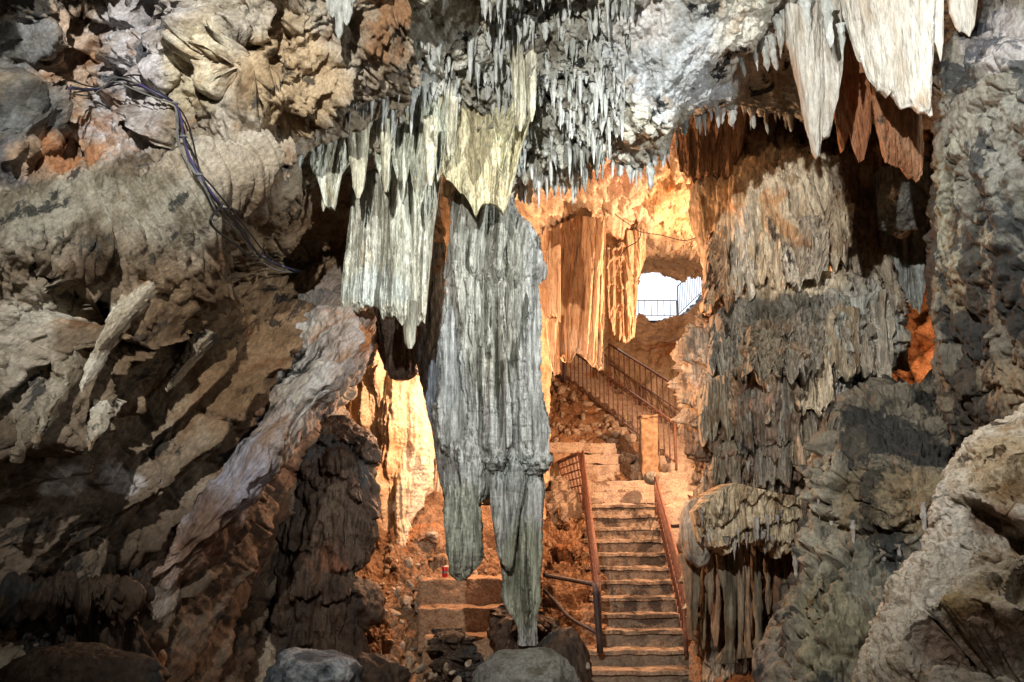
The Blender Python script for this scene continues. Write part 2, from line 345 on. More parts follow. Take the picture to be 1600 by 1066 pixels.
M['earthstep'] = rockmat('earthen_step_stone', [(.20, .11, .06), (.30, .18, .10), (.36, .23, .14), (.22, .12, .06)], dk=.38, dark=(.10, .06, .035), rk=.4, s1=4, bs=18, bump=.8, rough=.9)
M['rubble'] = rockmat('rubble_stone', [(.18, .12, .08), (.30, .22, .15), (.42, .34, .25), (.26, .17, .11)], dk=.36, rk=.4, s1=6, bs=16, rough=.9)
M['slate'] = rockmat('grey_boulder_rock', [(.10, .095, .075), (.17, .165, .14), (.23, .225, .195), (.13, .115, .085)], dk=.34, rk=.36, rust=(.24, .19, .12), s1=4, bs=16)
M['bluerock'] = rockmat('bluish_boulder_rock', [(.045, .048, .05), (.09, .10, .11), (.34, .35, .35), (.06, .06, .06)], dk=.36, rk=.3, s1=2.5, bs=12)
M['rust'] = plain('rusty_iron', (.25, .12, .075), .75, .2, (.12, .055, .04), 30)
M['grey_iron'] = plain('glare_paled_iron', (.30, .30, .30), .5, .3, (.2, .2, .2), 20)  # iron paled so the bars fade into the daylight glare
M['iron'] = plain('dark_painted_iron', (.035, .035, .045), .6, .4, (.07, .05, .045), 25)
M['brick'] = plain('orange_pillar_plaster', (.34, .23, .13), .9, 0, (.18, .11, .06), 14, 1.)
M['cableP'] = plain('violet_hose_plastic', (.07, .055, .17), .4, 0, (.045, .04, .09), 8)
M['cableG'] = plain('grey_cable_rubber', (.14, .14, .13), .6, 0, (.22, .22, .20), 8)
M['cableB'] = plain('black_cable_rubber', (.015, .015, .017), .5)
M['red'] = plain('red_tin_paint', (.55, .02, .02), .35, .2, (.45, .02, .02))
M['tin'] = plain('bare_tin', (.6, .6, .6), .35, .9)

# ------------------------------------------------------------------ displacement recipes
def crag(a=.25, f=.9, seed=0, fine=.05, warp=.35):
    def d(V, N):
        q = V+warp*np.stack([fbm(V*.8, 3, .5, seed+k) for k in (11, 13, 17)], -1)
        h = a*(billow(q*f, 5, .55, seed)-.5)*1.6+fine*fbm(V*7, 4, .6, seed+3)
        return N*h[..., None]
    return d
def cracks(V, f=1.1, a=.07, w=.035, seed=0):
    q = V+.25*np.stack([fbm(V*1.7, 3, .5, seed+k) for k in (61, 67, 71)], -1); h = 0
    for k in range(2): h = h-a/(1+k)*np.exp(-(n3(sc(q, f, f, f*1.3)*(1+1.2*k), seed+80+k)/(w*(1+k)))**2)*sst(-.2, .25, n3(V*.8, seed+90+k)+.15)
    return h[..., None]
def strata(a=.22, period=.55, ang=39, seed=0, base=.18, fine=.04, hx=.35, wp=.55, bl=.22):
    """overlapping plates that run up to the right; sharp overhung lower edges"""
    c_, s_ = math.cos(R(ang)), math.sin(R(ang))
    def d(V, N):
        hz = V[..., 0]*hx+V[..., 1]*math.sqrt(1-hx*hx); al = hz*c_+V[..., 2]*s_; pe = -hz*s_+V[..., 2]*c_
        q = np.stack([al*.45, V[..., 0]*.4, pe*1.3], -1)
        ph = pe/period+wp*fbm(q, 4, .5, seed)+bl*billow(np.stack([al*2.2, V[..., 0], pe*4], -1), 3, .6, seed+4)+al*.06
        fr = ph-np.floor(ph); k = np.floor(ph)
        amp = .45+.9*np.abs(n3(np.stack([k*.73, al*.8, V[..., 0]*.3], -1), seed+5))
        h = a*amp*((1-fr)**1.2*sst(0, .10, fr)-.35)
        h = h+base*(billow(V*.8, 4, .5, seed+7)-.5)*1.5+fine*fbm(np.stack([al*3, V[..., 0]*5, pe*11], -1), 5, .62, seed+8)
        return N*h[..., None]
    return d
def flute(a=.06, f=5., fz=.25, seed=0, big=.08, fine=.012, f2=14.):
    def d(V, N):
        q = np.stack([V[..., 0]*f+.4*n3(V*.9, seed), V[..., 1]*f, V[..., 2]*fz], -1)
        h = .12*a*billow(sc(V, 4, 4, 14), 3, .6, seed+9)+1.3*a*(billow(q, 2, .45, seed)-.5)*1.6+a*.65*(billow(np.stack([V[..., 0]*f2, V[..., 1]*f2, V[..., 2]*.45], -1), 3, .6, seed+6)-.4)
        h = h+big*fbm(V*1.1, 3, .5, seed+2)+fine*fbm(sc(V, 24, 24, 13), 4, .65, seed+5)
        return N*h[..., None]
    return d
def tiers(a=.28, T=.8, seed=0, f=7., fl=.06, base=.12, slope=0.):
    """flowstone: bulging tiers that end below in a fringe of drips"""
    def d(V, N):
        X = np.stack([V[..., 0], V[..., 1], 0*V[..., 2]], -1)
        ph = V[..., 2]/T+1.5*fbm(V*.9, 4, .5, seed)+.45*billow(np.stack([V[..., 0]*f, V[..., 1]*f*.6, V[..., 2]*.9], -1), 3, .6, seed+3)+slope*V[..., 0]
        fr = ph-np.floor(ph)
        h = a*(sst(0, .12, fr)*(1-fr)**.8-.3)*(.5+1.0*np.abs(n3(np.stack([np.floor(ph)*1.7, V[..., 0]*.8, V[..., 1]*.5], -1), seed+9))*1.6)
        q = np.stack([V[..., 0]*f, V[..., 1]*f, V[..., 2]*.7], -1)
        h = h+fl*(billow(q, 3, .5, seed+5)-.45)*1.6+base*fbm(V*.9, 4, .5, seed+2)+.02*fbm(V*11, 4, .6, seed+8)
        return N*h[..., None]
    return d

# ================================================================== LARGE STRUCTURE
g = globals()
def part1():
    # --- outer shell of the cave behind the camera and all round (closed, keeps daylight out)
    V, Fc = ico(5); D = V*np.array([13, 17, 11.])*(1+.10*fbm(V*3, 4, .5, 3))[:, None]+np.array([1.0, 7.5, 3.0])
    # opening toward the daylight
    u, v = UV(D); front = D[:, 1] > 8
    bad = front & (((u-1035)/100)**2+((v-455)/75)**2 < 1)
    keep = ~bad[Fc].any(1)
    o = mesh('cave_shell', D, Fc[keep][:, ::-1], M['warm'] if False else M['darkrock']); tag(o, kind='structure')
part1()

# left wall
RL = [([(-60, 720), (0, 640), (40, 560), (90, 505), (150, 458), (200, 425), (240, 392), (300, 345), (345, 300)], .55, 150),
      ([(30, 740), (62, 650), (95, 590), (128, 520), (160, 462)], .30, 40), ([(-20, 600), (10, 540), (60, 480), (130, 420)], .22, 60),
      ([(135, 640), (146, 575), (202, 528), (262, 468), (322, 392), (400, 330)], .34, 60), ([(90, 760), (120, 690), (165, 640), (240, 560), (300, 500), (350, 430), (420, 380)], .26, 60),
      ([(-20, 745), (40, 700), (80, 662), (120, 640)], .25, 60), ([(60, 860), (120, 800), (190, 760), (260, 700), (330, 640), (420, 540), (470, 470)], .30, 70),
      ([(10, 900), (70, 850), (120, 830), (160, 800)], .2, 45), ([(200, 800), (235, 740), (290, 690), (330, 668)], .22, 45), ([(-20, 860), (20, 810), (60, 780), (110, 745)], .22, 45),
      ([(210, 880), (240, 820), (290, 760), (350, 700)], .2, 40), ([(60, 940), (110, 900), (170, 870), (215, 850)], .2, 45), ([(180, 500), (240, 440), (300, 400), (345, 355)], .2, 40), ([(380, 500), (430, 440), (500, 380)], .22, 60)]
def ridged(u, v, L, w1, w2=7.):
    L = np.array(L, float); best = np.full(u.shape, 1e9); sg = np.zeros(u.shape); en = np.zeros(u.shape)
    for a, b in zip(L[:-1], L[1:]):
        d = b-a; l2 = d@d; t = ((u-a[0])*d[0]+(v-a[1])*d[1])/l2; tc = np.clip(t, 0, 1)
        px, py = u-(a[0]+d[0]*tc), v-(a[1]+d[1]*tc); q = np.hypot(px, py); c = (d[0]*(v-a[1])-d[1]*(u-a[0]))/math.sqrt(l2)
        m = q < best; best = np.where(m, q, best); sg = np.where(m, -np.sign(c), sg)
    e0 = np.hypot(u-L[0, 0], v-L[0, 1]); e1 = np.hypot(u-L[-1, 0], v-L[-1, 1]); fade = sst(0, w1*.6, e0)*sst(0, w1*.6, e1)*.85+.15
    return np.where(sg > 0, np.exp(-best/w1), np.exp(-(best/w2)**1.5))*fade, best
def ridgedisp(V):
    u, v = UV(V); n1 = 14*fbm(V*2.2, 4, .6, 401); n2 = 14*fbm(V*2.2, 4, .6, 405); u = u+n1; v = v+n2+5*n3(V*9, 409)
    h = np.zeros(u.shape); E = np.zeros(u.shape)
    for L, a, w1 in RL:
        q, d = ridged(u, v, L, w1); h = np.maximum(h, a*q)+.25*np.minimum(h, a*q); E = np.maximum(E, np.exp(-(d/7)**2))
    return h, E
netL = [[(-420, -300, 3.0), (-120, -300, 4.0), (60, -300, 4.6), (200, -300, 5.0), (330, -300, 5.2), (430, -300, 5.4), (520, -300, 5.6), (640, -300, 5.8)],
        [(-420, -60, 3.8), (-120, -60, 5.0), (60, -40, 6.0), (200, -40, 6.2), (330, -40, 6.0), (430, -30, 6.0), (520, -20, 6.2), (640, -20, 6.4)],
        [(-420, 130, 4.0), (-120, 130, 5.2), (60, 130, 6.5), (200, 140, 6.6), (330, 140, 6.3), (430, 140, 6.5), (520, 150, 6.9), (640, 150, 7.4)],
        [(-420, 240, 3.9), (-120, 250, 5.0), (60, 250, 6.1), (200, 240, 6.5), (330, 230, 6.6), (430, 220, 7.1), (520, 230, 7.6), (640, 250, 8.4)],
        [(-420, 340, 3.6), (-120, 340, 4.5), (60, 330, 5.2), (200, 320, 5.7), (310, 295, 6.2), (420, 280, 7.0), (530, 290, 8.7), (685, 330, 9.2)],
        [(-420, 460, 3.8), (-120, 460, 4.7), (60, 450, 5.5), (200, 440, 6.3), (330, 400, 7.8), (430, 390, 9.0), (530, 400, 9.4), (685, 430, 9.2)],
        [(-420, 600, 3.9), (-120, 600, 4.8), (60, 600, 5.7), (200, 590, 6.4), (330, 580, 7.0), (420, 570, 7.8), (480, 570, 8.8), (545, 580, 9.6)],
        [(-420, 760, 4.0), (-120, 760, 4.9), (60, 760, 5.8), (200, 750, 6.5), (330, 740, 7.0), (410, 740, 7.8), (470, 740, 9.2), (545, 740, 10)],
        [(-420, 900, 4.0), (-120, 900, 4.9), (60, 900, 5.7), (200, 900, 6.3), (330, 900, 7.2), (410, 900, 8.4), (470, 900, 9.4), (545, 900, 10)],
        [(-420, 1250, 3.6), (-120, 1250, 4.4), (60, 1250, 5.2), (200, 1250, 6.0), (330, 1250, 7.4), (410, 1250, 8.6), (470, 1250, 9.4), (545, 1250, 10)]]
def dispL(V, N):
    u, v = UV(V); lo = sst(300, 400, v+.45*(u-200))[..., None]
    h, _ = ridgedisp(V)
    A = crag(.34, .95, 2, .04, .5)(V, N)+crag(.06, 3.0, 5, .018, .3)(V, N)
    B = strata(.34, .40, 42, 1, .10, .04, .35, .26, .10)(V, N)+crag(.03, 2.8, 6, .010, .3)(V, N)
    A = A+N*cracks(V, 1.3, .10, .03, 3)+crag(.05, 6, 8, .012, .2)(V, N)
    B = B+N*cracks(V, 1.6, .07, .03, 4)
    return A*(1-lo)+B*lo+(N+np.array([0, 0, -.35]))*h[..., None]
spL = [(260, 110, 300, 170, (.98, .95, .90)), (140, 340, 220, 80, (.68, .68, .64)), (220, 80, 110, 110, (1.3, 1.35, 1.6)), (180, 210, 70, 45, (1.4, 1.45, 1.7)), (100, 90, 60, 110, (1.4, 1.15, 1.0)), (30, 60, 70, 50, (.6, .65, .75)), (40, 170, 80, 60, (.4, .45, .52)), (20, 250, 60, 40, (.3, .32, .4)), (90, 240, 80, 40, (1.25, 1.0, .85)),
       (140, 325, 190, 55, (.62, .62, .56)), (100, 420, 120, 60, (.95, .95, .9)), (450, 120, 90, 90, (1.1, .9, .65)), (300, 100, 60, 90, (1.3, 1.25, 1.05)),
       (140, 600, 330, 230, (.52, .43, .34)), (120, 830, 230, 160, (.44, .36, .30)), (40, 560, 60, 110, (1.1, 1.05, .98)), (450, 420, 120, 120, (.42, .31, .21)), (320, 540, 150, 130, (.55, .42, .30)), (400, 560, 120, 120, (.38, .25, .15)), (110, 500, 90, 22, (1.1, 1.1, 1.05)), (190, 740, 40, 25, (1.0, 1.0, 1.1)), (90, 760, 40, 25, (1.0, 1.0, 1.05)), (300, 960, 140, 170, (.25, .19, .15)), (450, 760, 120, 150, (.3, .2, .14))]  # dark spots low down paint the weak light of the bottom left
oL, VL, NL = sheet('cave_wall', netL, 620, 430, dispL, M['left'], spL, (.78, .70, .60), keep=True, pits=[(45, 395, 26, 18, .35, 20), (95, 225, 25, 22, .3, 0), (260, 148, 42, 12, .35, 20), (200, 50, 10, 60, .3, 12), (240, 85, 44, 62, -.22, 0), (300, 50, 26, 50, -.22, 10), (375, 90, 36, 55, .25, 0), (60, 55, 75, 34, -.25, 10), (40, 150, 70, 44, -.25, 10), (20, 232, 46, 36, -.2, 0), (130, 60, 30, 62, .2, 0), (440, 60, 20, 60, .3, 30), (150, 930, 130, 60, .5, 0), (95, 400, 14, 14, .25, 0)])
tag(oL, kind='structure')

# lower-left buttress: slanted slab
netB = [[(320, 400, 10.4), (470, 400, 9.6), (575, 420, 9.0), (600, 430, 9.3), (600, 430, 10)],
        [(260, 480, 9.6), (430, 480, 9.0), (552, 488, 8.4), (572, 495, 8.8), (572, 500, 9.8)],
        [(200, 560, 8.6), (400, 560, 8.3), (525, 560, 7.5), (556, 575, 7.9), (560, 575, 9.2)],
        [(130, 640, 7.9), (320, 640, 7.7), (455, 645, 7.2), (500, 650, 7.7), (500, 650, 9.2)],
        [(80, 740, 7.2), (240, 740, 7.1), (375, 740, 6.8), (415, 745, 7.3), (430, 745, 9.2)],
        [(30, 850, 6.9), (170, 860, 6.6), (290, 860, 6.5), (330, 865, 7.0), (360, 865, 9.0)],
        [(60, 960, 6.8), (160, 960, 6.7), (240, 960, 6.5), (275, 960, 6.9), (310, 960, 9.0)],
        [(60, 1180, 6.8), (150, 1180, 6.6), (235, 1180, 6.3), (270, 1180, 6.8), (300, 1180, 9.0)]]
o = sheet('rock_buttress', netB, 420, 300, strata(.10, .36, 48, 6, .16, .05, .6), M['leftlow'], [(330, 740, 90, 120, (.9, .92, 1.05)), (250, 860, 60, 60, (1.1, .85, .7)), (470, 560, 50, 80, (1.15, 1.15, 1.05)), (330, 900, 60, 140, (.5, .34, .24))], (.95, .85, .75))
tag(o, 'slanting grey brown rock buttress leaning up to the right below the left wall', 'rock buttress')

# dark ledge and columns at bottom left
o = sheet('rock_shelf', [[(-200, 905, 6.6), (0, 905, 6.4), (90, 915, 6.3), (170, 918, 6.3), (225, 905, 6.5)],
                         [(-200, 925, 5.2), (0, 925, 5.2), (90, 935, 5.3), (180, 930, 5.5), (232, 925, 5.9)],
                         [(-200, 975, 5.3), (0, 980, 5.4), (90, 985, 5.5), (180, 980, 5.7), (225, 975, 6.2)],
                         [(-200, 1200, 5.0), (0, 1200, 5.1), (90, 1200, 5.3), (170, 1200, 5.5), (240, 1200, 6.2)]], 200, 260, tiers(.16, .5, 12, 6, .10, .10), M['darkrock'])
tag(o, 'dark rock shelf with draped sides in the bottom left corner', 'rock shelf')

# ceiling over the centre: from top of frame down to the hanging curtains
netC = [[(300, -420, 4.8), (450, -420, 5.0), (600, -420, 5.2), (730, -420, 5.4), (850, -420, 5.4), (980, -420, 5.4), (1150, -420, 5.3), (1300, -420, 5.3), (1500, -420, 5.3), (1750, -420, 5.0)],
        [(330, -120, 5.3), (470, -120, 5.6), (600, -120, 5.9), (730, -120, 6.2), (850, -120, 6.3), (980, -120, 6.2), (1130, -120, 6.0), (1280, -120, 6.2), (1450, -130, 6.2), (1750, -130, 5.6)],
        [(360, 0, 6.2), (480, 0, 6.5), (600, 0, 6.7), (720, 0, 7.1), (840, 0, 7.2), (970, 0, 6.9), (1110, 0, 6.7), (1250, 0, 7.1), (1450, -20, 7.7), (1750, -40, 7.0)],
        [(390, 100, 6.6), (490, 90, 6.8), (600, 90, 7.0), (700, 90, 7.7), (830, 90, 7.5), (960, 90, 7.2), (1090, 90, 7.0), (1220, 60, 7.4), (1440, 60, 8.6), (1750, 40, 8)],
        [(410, 180, 7.0), (500, 160, 7.2), (600, 150, 7.4), (700, 150, 8.0), (820, 170, 7.9), (940, 170, 7.5), (1070, 140, 7.2), (1170, 90, 7.7), (1420, 100, 9.6), (1750, 100, 9)],
        [(440, 240, 7.5), (520, 230, 7.7), (610, 220, 8.0), (700, 230, 8.5), (810, 262, 8.3), (930, 232, 7.8), (1040, 200, 7.5), (1140, 165, 7.9), (1380, 170, 10.4), (1750, 170, 10)],
        [(470, 270, 8.4), (540, 270, 8.7), (620, 260, 9.0), (700, 270, 9.4), (800, 288, 8.8), (930, 248, 8.4), (1040, 208, 8.2), (1140, 172, 8.6), (1370, 200, 11.0), (1750, 200, 11)],
        [(480, 230, 9.6), (560, 230, 9.8), (630, 220, 10), (700, 220, 10.3), (800, 200, 9.8), (930, 160, 9.4), (1040, 130, 9.4), (1140, 110, 10.0), (1370, 120, 11.8), (1750, 120, 12)]]
def dispC(V, N):
    u, v = UV(V); k = sst(700, 760, u)*(1-sst(930, 1000, u)); s = sst(1000, 1100, u)
    a = crag(.26, 1.1, 20, .04, .4)(V, N)+crag(.09, 3.4, 27, .02, .3)(V, N); b = crag(.20, 1.3, 24, .03, .5)(V, N)+N*(.15*(billow(sc(V+.1*fbm(V*2, 3, .5, 29)[..., None], 8, 8, 1.6), 3, .55, 25)-.4)+.05*fbm(sc(V, 14, 14, 5), 3, .6, 30))[..., None]; c = crag(.18, .8, 26, .03, .4)(V, N)+crag(.035, 4, 28, .02, .3)(V, N)
    w_ = (sst(120, 190, v)*(1-sst(680, 740, u))*sst(380, 430, u))[..., None]
    a = a*(1-.5*w_)+w_*N*(.13*(billow(sc(V, 6, 6, 1.3), 3, .55, 23)-.4))[..., None]
    k = k[..., None]; s = s[..., None]
    return a*(1-k)*(1-s)+b*k+c*s*(1-k)
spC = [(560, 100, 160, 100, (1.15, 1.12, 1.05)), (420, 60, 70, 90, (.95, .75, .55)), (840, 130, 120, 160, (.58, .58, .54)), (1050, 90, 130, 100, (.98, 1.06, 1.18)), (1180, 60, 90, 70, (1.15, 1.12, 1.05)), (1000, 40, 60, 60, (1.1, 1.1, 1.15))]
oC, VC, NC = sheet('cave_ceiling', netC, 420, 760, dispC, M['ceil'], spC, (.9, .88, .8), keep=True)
tag(oC, kind='structure')
# floor
V = np.array([[P(0,0,1)]]); gx, gy = np.meshgrid(np.linspace(-14, 16, 300), np.linspace(-9, 24, 320))
gz = np.interp(gy, [-9, 0, 3, 6, 10, 11, 15, 24], [.7, .7, .7, .35, .15, .1, .6, 1.5])+.0
V = np.stack([gx, gy, gz], -1); V[..., 2] += .12*fbm(V*1.0, 5, .55, 40)+.05*billow(V*2.2, 4, .5, 41)
o = mesh('cave_floor', V, gridF(320, 300)[:, ::-1], M['earth']); tag(o, kind='structure')

# ---- chamber behind (lit warm) : roof, back wall with the hole to daylight
netK = [[(760, 120, 9.6), (860, 120, 9.8), (960, 110, 10), (1060, 110, 10), (1160, 110, 10.2), (1260, 110, 11)],
        [(750, 250, 11.5), (860, 235, 11.6), (960, 215, 11.5), (1060, 205, 11.6), (1160, 210, 11.4), (1260, 210, 12)],
        [(750, 330, 13), (860, 320, 13.2), (960, 310, 13.4), (1060, 320, 13.4), (1150, 330, 12.6), (1260, 330, 13)],
        [(750, 400, 15), (860, 390, 15), (950, 385, 16), (1050, 385, 16.5), (1140, 390, 15), (1260, 390, 14.5)],
        [(750, 450, 18.5), (860, 440, 19.5), (960, 425, 21), (1040, 418, 21.6), (1130, 430, 20), (1260, 440, 16.5)],
        [(750, 500, 20.5), (860, 500, 21.5), (960, 500, 22), (1040, 505, 22), (1130, 500, 21), (1260, 500, 17)],
        [(750, 580, 21.5), (860, 580, 22), (960, 580, 21.8), (1040, 585, 21), (1130, 590, 20), (1260, 590, 16.5)],
        [(750, 720, 21.5), (860, 720, 21.5), (960, 720, 21.2), (1040, 720, 20.4), (1130, 720, 19.5), (1260, 720, 16)],
        [(750, 1000, 21.5), (860, 1000, 21.5), (960, 1000, 21), (1040, 1000, 20), (1130, 1000, 19), (1260, 1000, 15.5)]]
def holeK(p):
    u, v = UV(p); u = u+16*fbm(p*1.6, 4, .6, 61); v = v+14*fbm(p*1.6, 4, .6, 62)
    lo = np.interp(u, [960, 1062, 1100, 1130], [500, 497, 470, 470]); hi = np.interp(u, [960, 990, 1005, 1035, 1060, 1095, 1110], [470, 448, 432, 428, 436, 428, 440])
    return (u > 972) & (u < 1104) & (v < lo) & (v > hi) & (p[..., 1] > 13)
o = sheet('cave_wall', netK, 460, 300, lambda V, N: (crag(.55, .7, 30, .05, .5)(V, N)+crag(.14, 2.4, 33, .03, .4)(V, N))*(1-.7*sst(16, 19, V[..., 1:2])), M['warm'],
          [(960, 240, 90, 50, (1.05, .85, .75)), (850, 370, 60, 40, (1.15, 1.05, .95)), (1000, 540, 110, 60, (.8, .66, .5)), (1060, 330, 50, 60, (1.1, .95, .7))], (1., .9, .78), hole=holeK)
tag(o, kind='structure')

# ================================================================== HANGING CURTAINS AND COLUMNS
GREY = [(760, 430, 60, 200, (1.02, 1.0, .92)), (700, 560, 25, 90, (.85, .87, .9)), (720, 840, 60, 90, (.82, .84, .72)), (820, 900, 40, 90, (.82, .84, .68)), (800, 740, 40, 30, (.8, .83, .83))]
root = empty('fluted_column', P(765, 900, 8.7), 'tall grey green fluted dripstone column hanging free in the middle with split lower legs', 'dripstone column')
def dcol(V, N):
    u, v = UV(V); k = (sst(790, 812, u)*sst(380, 430, v)*(1-sst(690, 730, v))*sst(.35, .8, -N[..., 1]))[..., None]
    return flute(.17, 4.0, .10, 50, .05, .014, 15)(V, N)*(1-.45*k)+tiers(.03, .24, 54, 9, .03, .03)(V, N)*k
loft('body', [(215, 718, 794, 8.60), (290, 701, 800, 8.55), (320, 706, 806, 8.50), (360, 704, 826, 8.50), (400, 704, 836, 8.50), (418, 705, 839, 8.50), (440, 705, 836, 8.45), (560, 708, 833, 8.40), (700, 710, 832, 8.40), (745, 720, 826, 8.54), (765, 730, 826, 8.74), (790, 745, 818, 9.19)], 420, 620, M['grey'], dcol, .33, root, spots=GREY, flat=2.9, jit=12)
fl2 = lambda s: flute(.08, 6, .16, s, .04, .011, 18)
loft('hanging_leg', [(600, 700, 735, 8.7), (660, 690, 750, 8.48), (720, 686, 765, 8.38), (770, 690, 760, 8.34), (800, 692, 748, 8.36), (860, 697, 746, 8.38), (885, 700, 741, 8.4), (900, 706, 735, 8.42), (907, 715, 728, 8.45)], 160, 300, M['grey'], fl2(60), .75, root, spots=GREY, jit=10)
loft('hanging_leg', [(700, 765, 810, 8.4), (760, 768, 805, 8.3), (820, 772, 802, 8.3), (870, 779, 801, 8.32), (886, 785, 800, 8.34), (892, 789, 797, 8.36)], 110, 240, M['grey'], fl2(63), .8, root, spots=GREY, jit=10)
loft('hanging_leg', [(690, 790, 838, 8.55), (760, 785, 838, 8.42), (840, 790, 838, 8.42), (900, 794, 839, 8.42), (940, 797, 840, 8.42), (975, 805, 838, 8.45), (1010, 812, 838, 8.5)], 140, 320, M['grey'], fl2(66), .8, root, spots=GREY, jit=10)
loft('hanging_leg', [(700, 742, 775, 8.6), (750, 745, 772, 8.5), (768, 748, 768, 8.5), (775, 752, 763, 8.52)], 80, 100, M['grey'], fl2(68), .8, root, spots=GREY, jit=10)
o = loft('dripstone_column', [(250, 650, 690, 9.3), (480, 652, 696, 9.1), (560, 656, 700, 9.0), (640, 664, 702, 9.0), (700, 672, 704, 9.05), (735, 682, 705, 9.1)], 120, 300, M['grey'], flute(.04, 5, .2, 70), .7, base=(.62, .74, .95), spots=[])
tag(o, 'narrow blue grey dripstone column just behind the left side of the big fluted column', 'dripstone column')

fl = lambda s, a=.07, f=5., fz=.18: flute(a*1.5, f, fz, s, .05, .012, 15)
def curtain(label, top, bot, Y, mat='pale', spots=(), base=(1, 1, 1), **k):
    o = drape('stone_curtain', top, bot, Y, M[mat], spots=list(spots), base=base, **k); return tag(o, label, 'stone curtain', 'hanging stone curtains')
o = curtain('broad pale grey fluted curtain with ragged bottom edge, left of the big fluted column', [(560, 225), (600, 220), (650, 220), (692, 230)], [(528, 492), (548, 490), (570, 482), (592, 478), (600, 502), (618, 494), (630, 508), (642, 503), (664, 506)], 8.35, lean=.25, spots=[(590, 450, 60, 40, (.95, 1.0, 1.02))], base=(.98, .97, .90), t0=.5, t1=.12, fold=.12, ff=4.5, n=330, m=380, disp=fl(80, .05), seed=3)
# front cluster of stalactites and curtains
curtain('pale pointed curtain blade at the left end of the hanging cluster', [(472, 165), (520, 150), (566, 150)], [(486, 258), (500, 290), (508, 318), (522, 327), (528, 300), (536, 268), (556, 240)], 7.8, lean=.3, t0=.30, t1=.05, fold=.10, ff=3., n=110, m=140, disp=fl(81, .03), seed=5, base=(1.1, 1.12, 1.05))
curtain('ribbed pale curtain with long ragged tips in the centre of the cluster', [(572, 135), (640, 120), (706, 115)], [(590, 262), (606, 300), (614, 250), (628, 315), (640, 262), (654, 330), (665, 300), (676, 250), (684, 282), (694, 240)], 8.1, lean=.4, t0=.5, t1=.06, fold=.16, ff=5.5, n=260, m=220, disp=fl(82, .06), seed=6, base=(1.05, 1.08, 1.0))
curtain('yellowish cream curtain with pointed tips above the big fluted column', [(690, 118), (760, 118), (836, 110)], [(690, 268), (704, 284), (722, 300), (742, 336), (754, 322), (766, 312), (786, 336), (798, 306), (808, 262), (822, 210), (832, 180)], 8.4, lean=.4, t0=.4, t1=.06, fold=.20, ff=2.6, n=220, m=240, disp=fl(83, .025, 3), seed=8, base=(1.08, .97, .70))
curtain('small yellowish leaf shaped curtain in front of the cream curtain', [(770, 160), (812, 150)], [(772, 215), (779, 258), (784, 266), (790, 240), (806, 190)], 8.1, lean=.4, t0=.2, t1=.04, fold=.08, ff=4, n=80, m=110, disp=fl(84, .02), seed=9, base=(1.15, 1.08, .8))
curtain('short pale curtain hanging left of the ribbed curtain', [(430, 210), (470, 200)], [(436, 250), (446, 285), (458, 262), (470, 240)], 7.7, lean=.3, t0=.2, t1=.04, fold=.08, ff=5, n=90, m=90, disp=fl(85, .03), seed=10)
# white shields top right
curtain('bright white pointed shield blade, leftmost of the white shields', [(1222, -60), (1270, -60), (1320, -60)], [(1230, 60), (1247, 140), (1262, 215), (1270, 242), (1280, 244), (1283, 214), (1296, 210), (1306, 165), (1313, 110)], 7.0, 'shield', t0=.34, t1=.07, fold=.12, ff=3., n=130, m=180, disp=fl(86, .02, 3), seed=11)
curtain('largest white shield curtain with broken straight lower edge at top right', [(1300, -60), (1380, -60), (1460, -60)], [(1314, 20), (1336, 85), (1358, 125), (1386, 150), (1392, 141), (1407, 166), (1432, 170), (1458, 175)], 6.7, 'shield', t0=.34, t1=.08, fold=.12, ff=2.5, n=200, m=190, disp=fl(87, .02, 3), seed=12, Y2=6.3)
curtain('narrow white blade right of the largest white shield', [(1436, -60), (1470, -60)], [(1444, 20), (1462, 70), (1470, 98), (1473, 70), (1474, 20)], 6.3, 'shield', t0=.16, t1=.04, fold=.04, ff=3., n=60, m=90, seed=13)
curtain('small bluish white blade beside the right wall at the top edge', [(1478, -60), (1530, -60)], [(1484, 20), (1500, 50), (1516, 62), (1522, 40)], 6.4, 'shield', t0=.2, t1=.04, fold=.05, ff=3., n=60, m=80, seed=14)
curtain('rusty brown forked shield blade hanging behind the white shields', [(1290, 20), (1372, 20)], [(1300, 150), (1308, 205), (1317, 237), (1326, 198), (1332, 225), (1342, 258), (1350, 245), (1358, 210)], 7.6, 'brown', t0=.25, t1=.05, fold=.07, ff=3., n=120, m=160, disp=fl(88, .02, 4), seed=15)
curtain('rusty brown shield with pale worn bottom below the largest white shield', [(1348, 60), (1438, 60)], [(1368, 190), (1380, 245), (1392, 262), (1410, 262), (1424, 276), (1432, 283), (1441, 268)], 7.2, 'brown', t0=.28, t1=.06, fold=.06, ff=3., n=120, m=160, disp=fl(89, .03, 5), seed=16)
curtain('dark brown fluted curtain under the ceiling right of the warm chamber', [(1052, 150), (1110, 140), (1170, 110)], [(1062, 265), (1085, 285), (1110, 270), (1135, 282), (1160, 240)], 10.2, 'flow', t0=.5, t1=.1, fold=.12, ff=4., n=140, m=160, disp=fl(90, .05), seed=17, base=(.75, .5, .35))
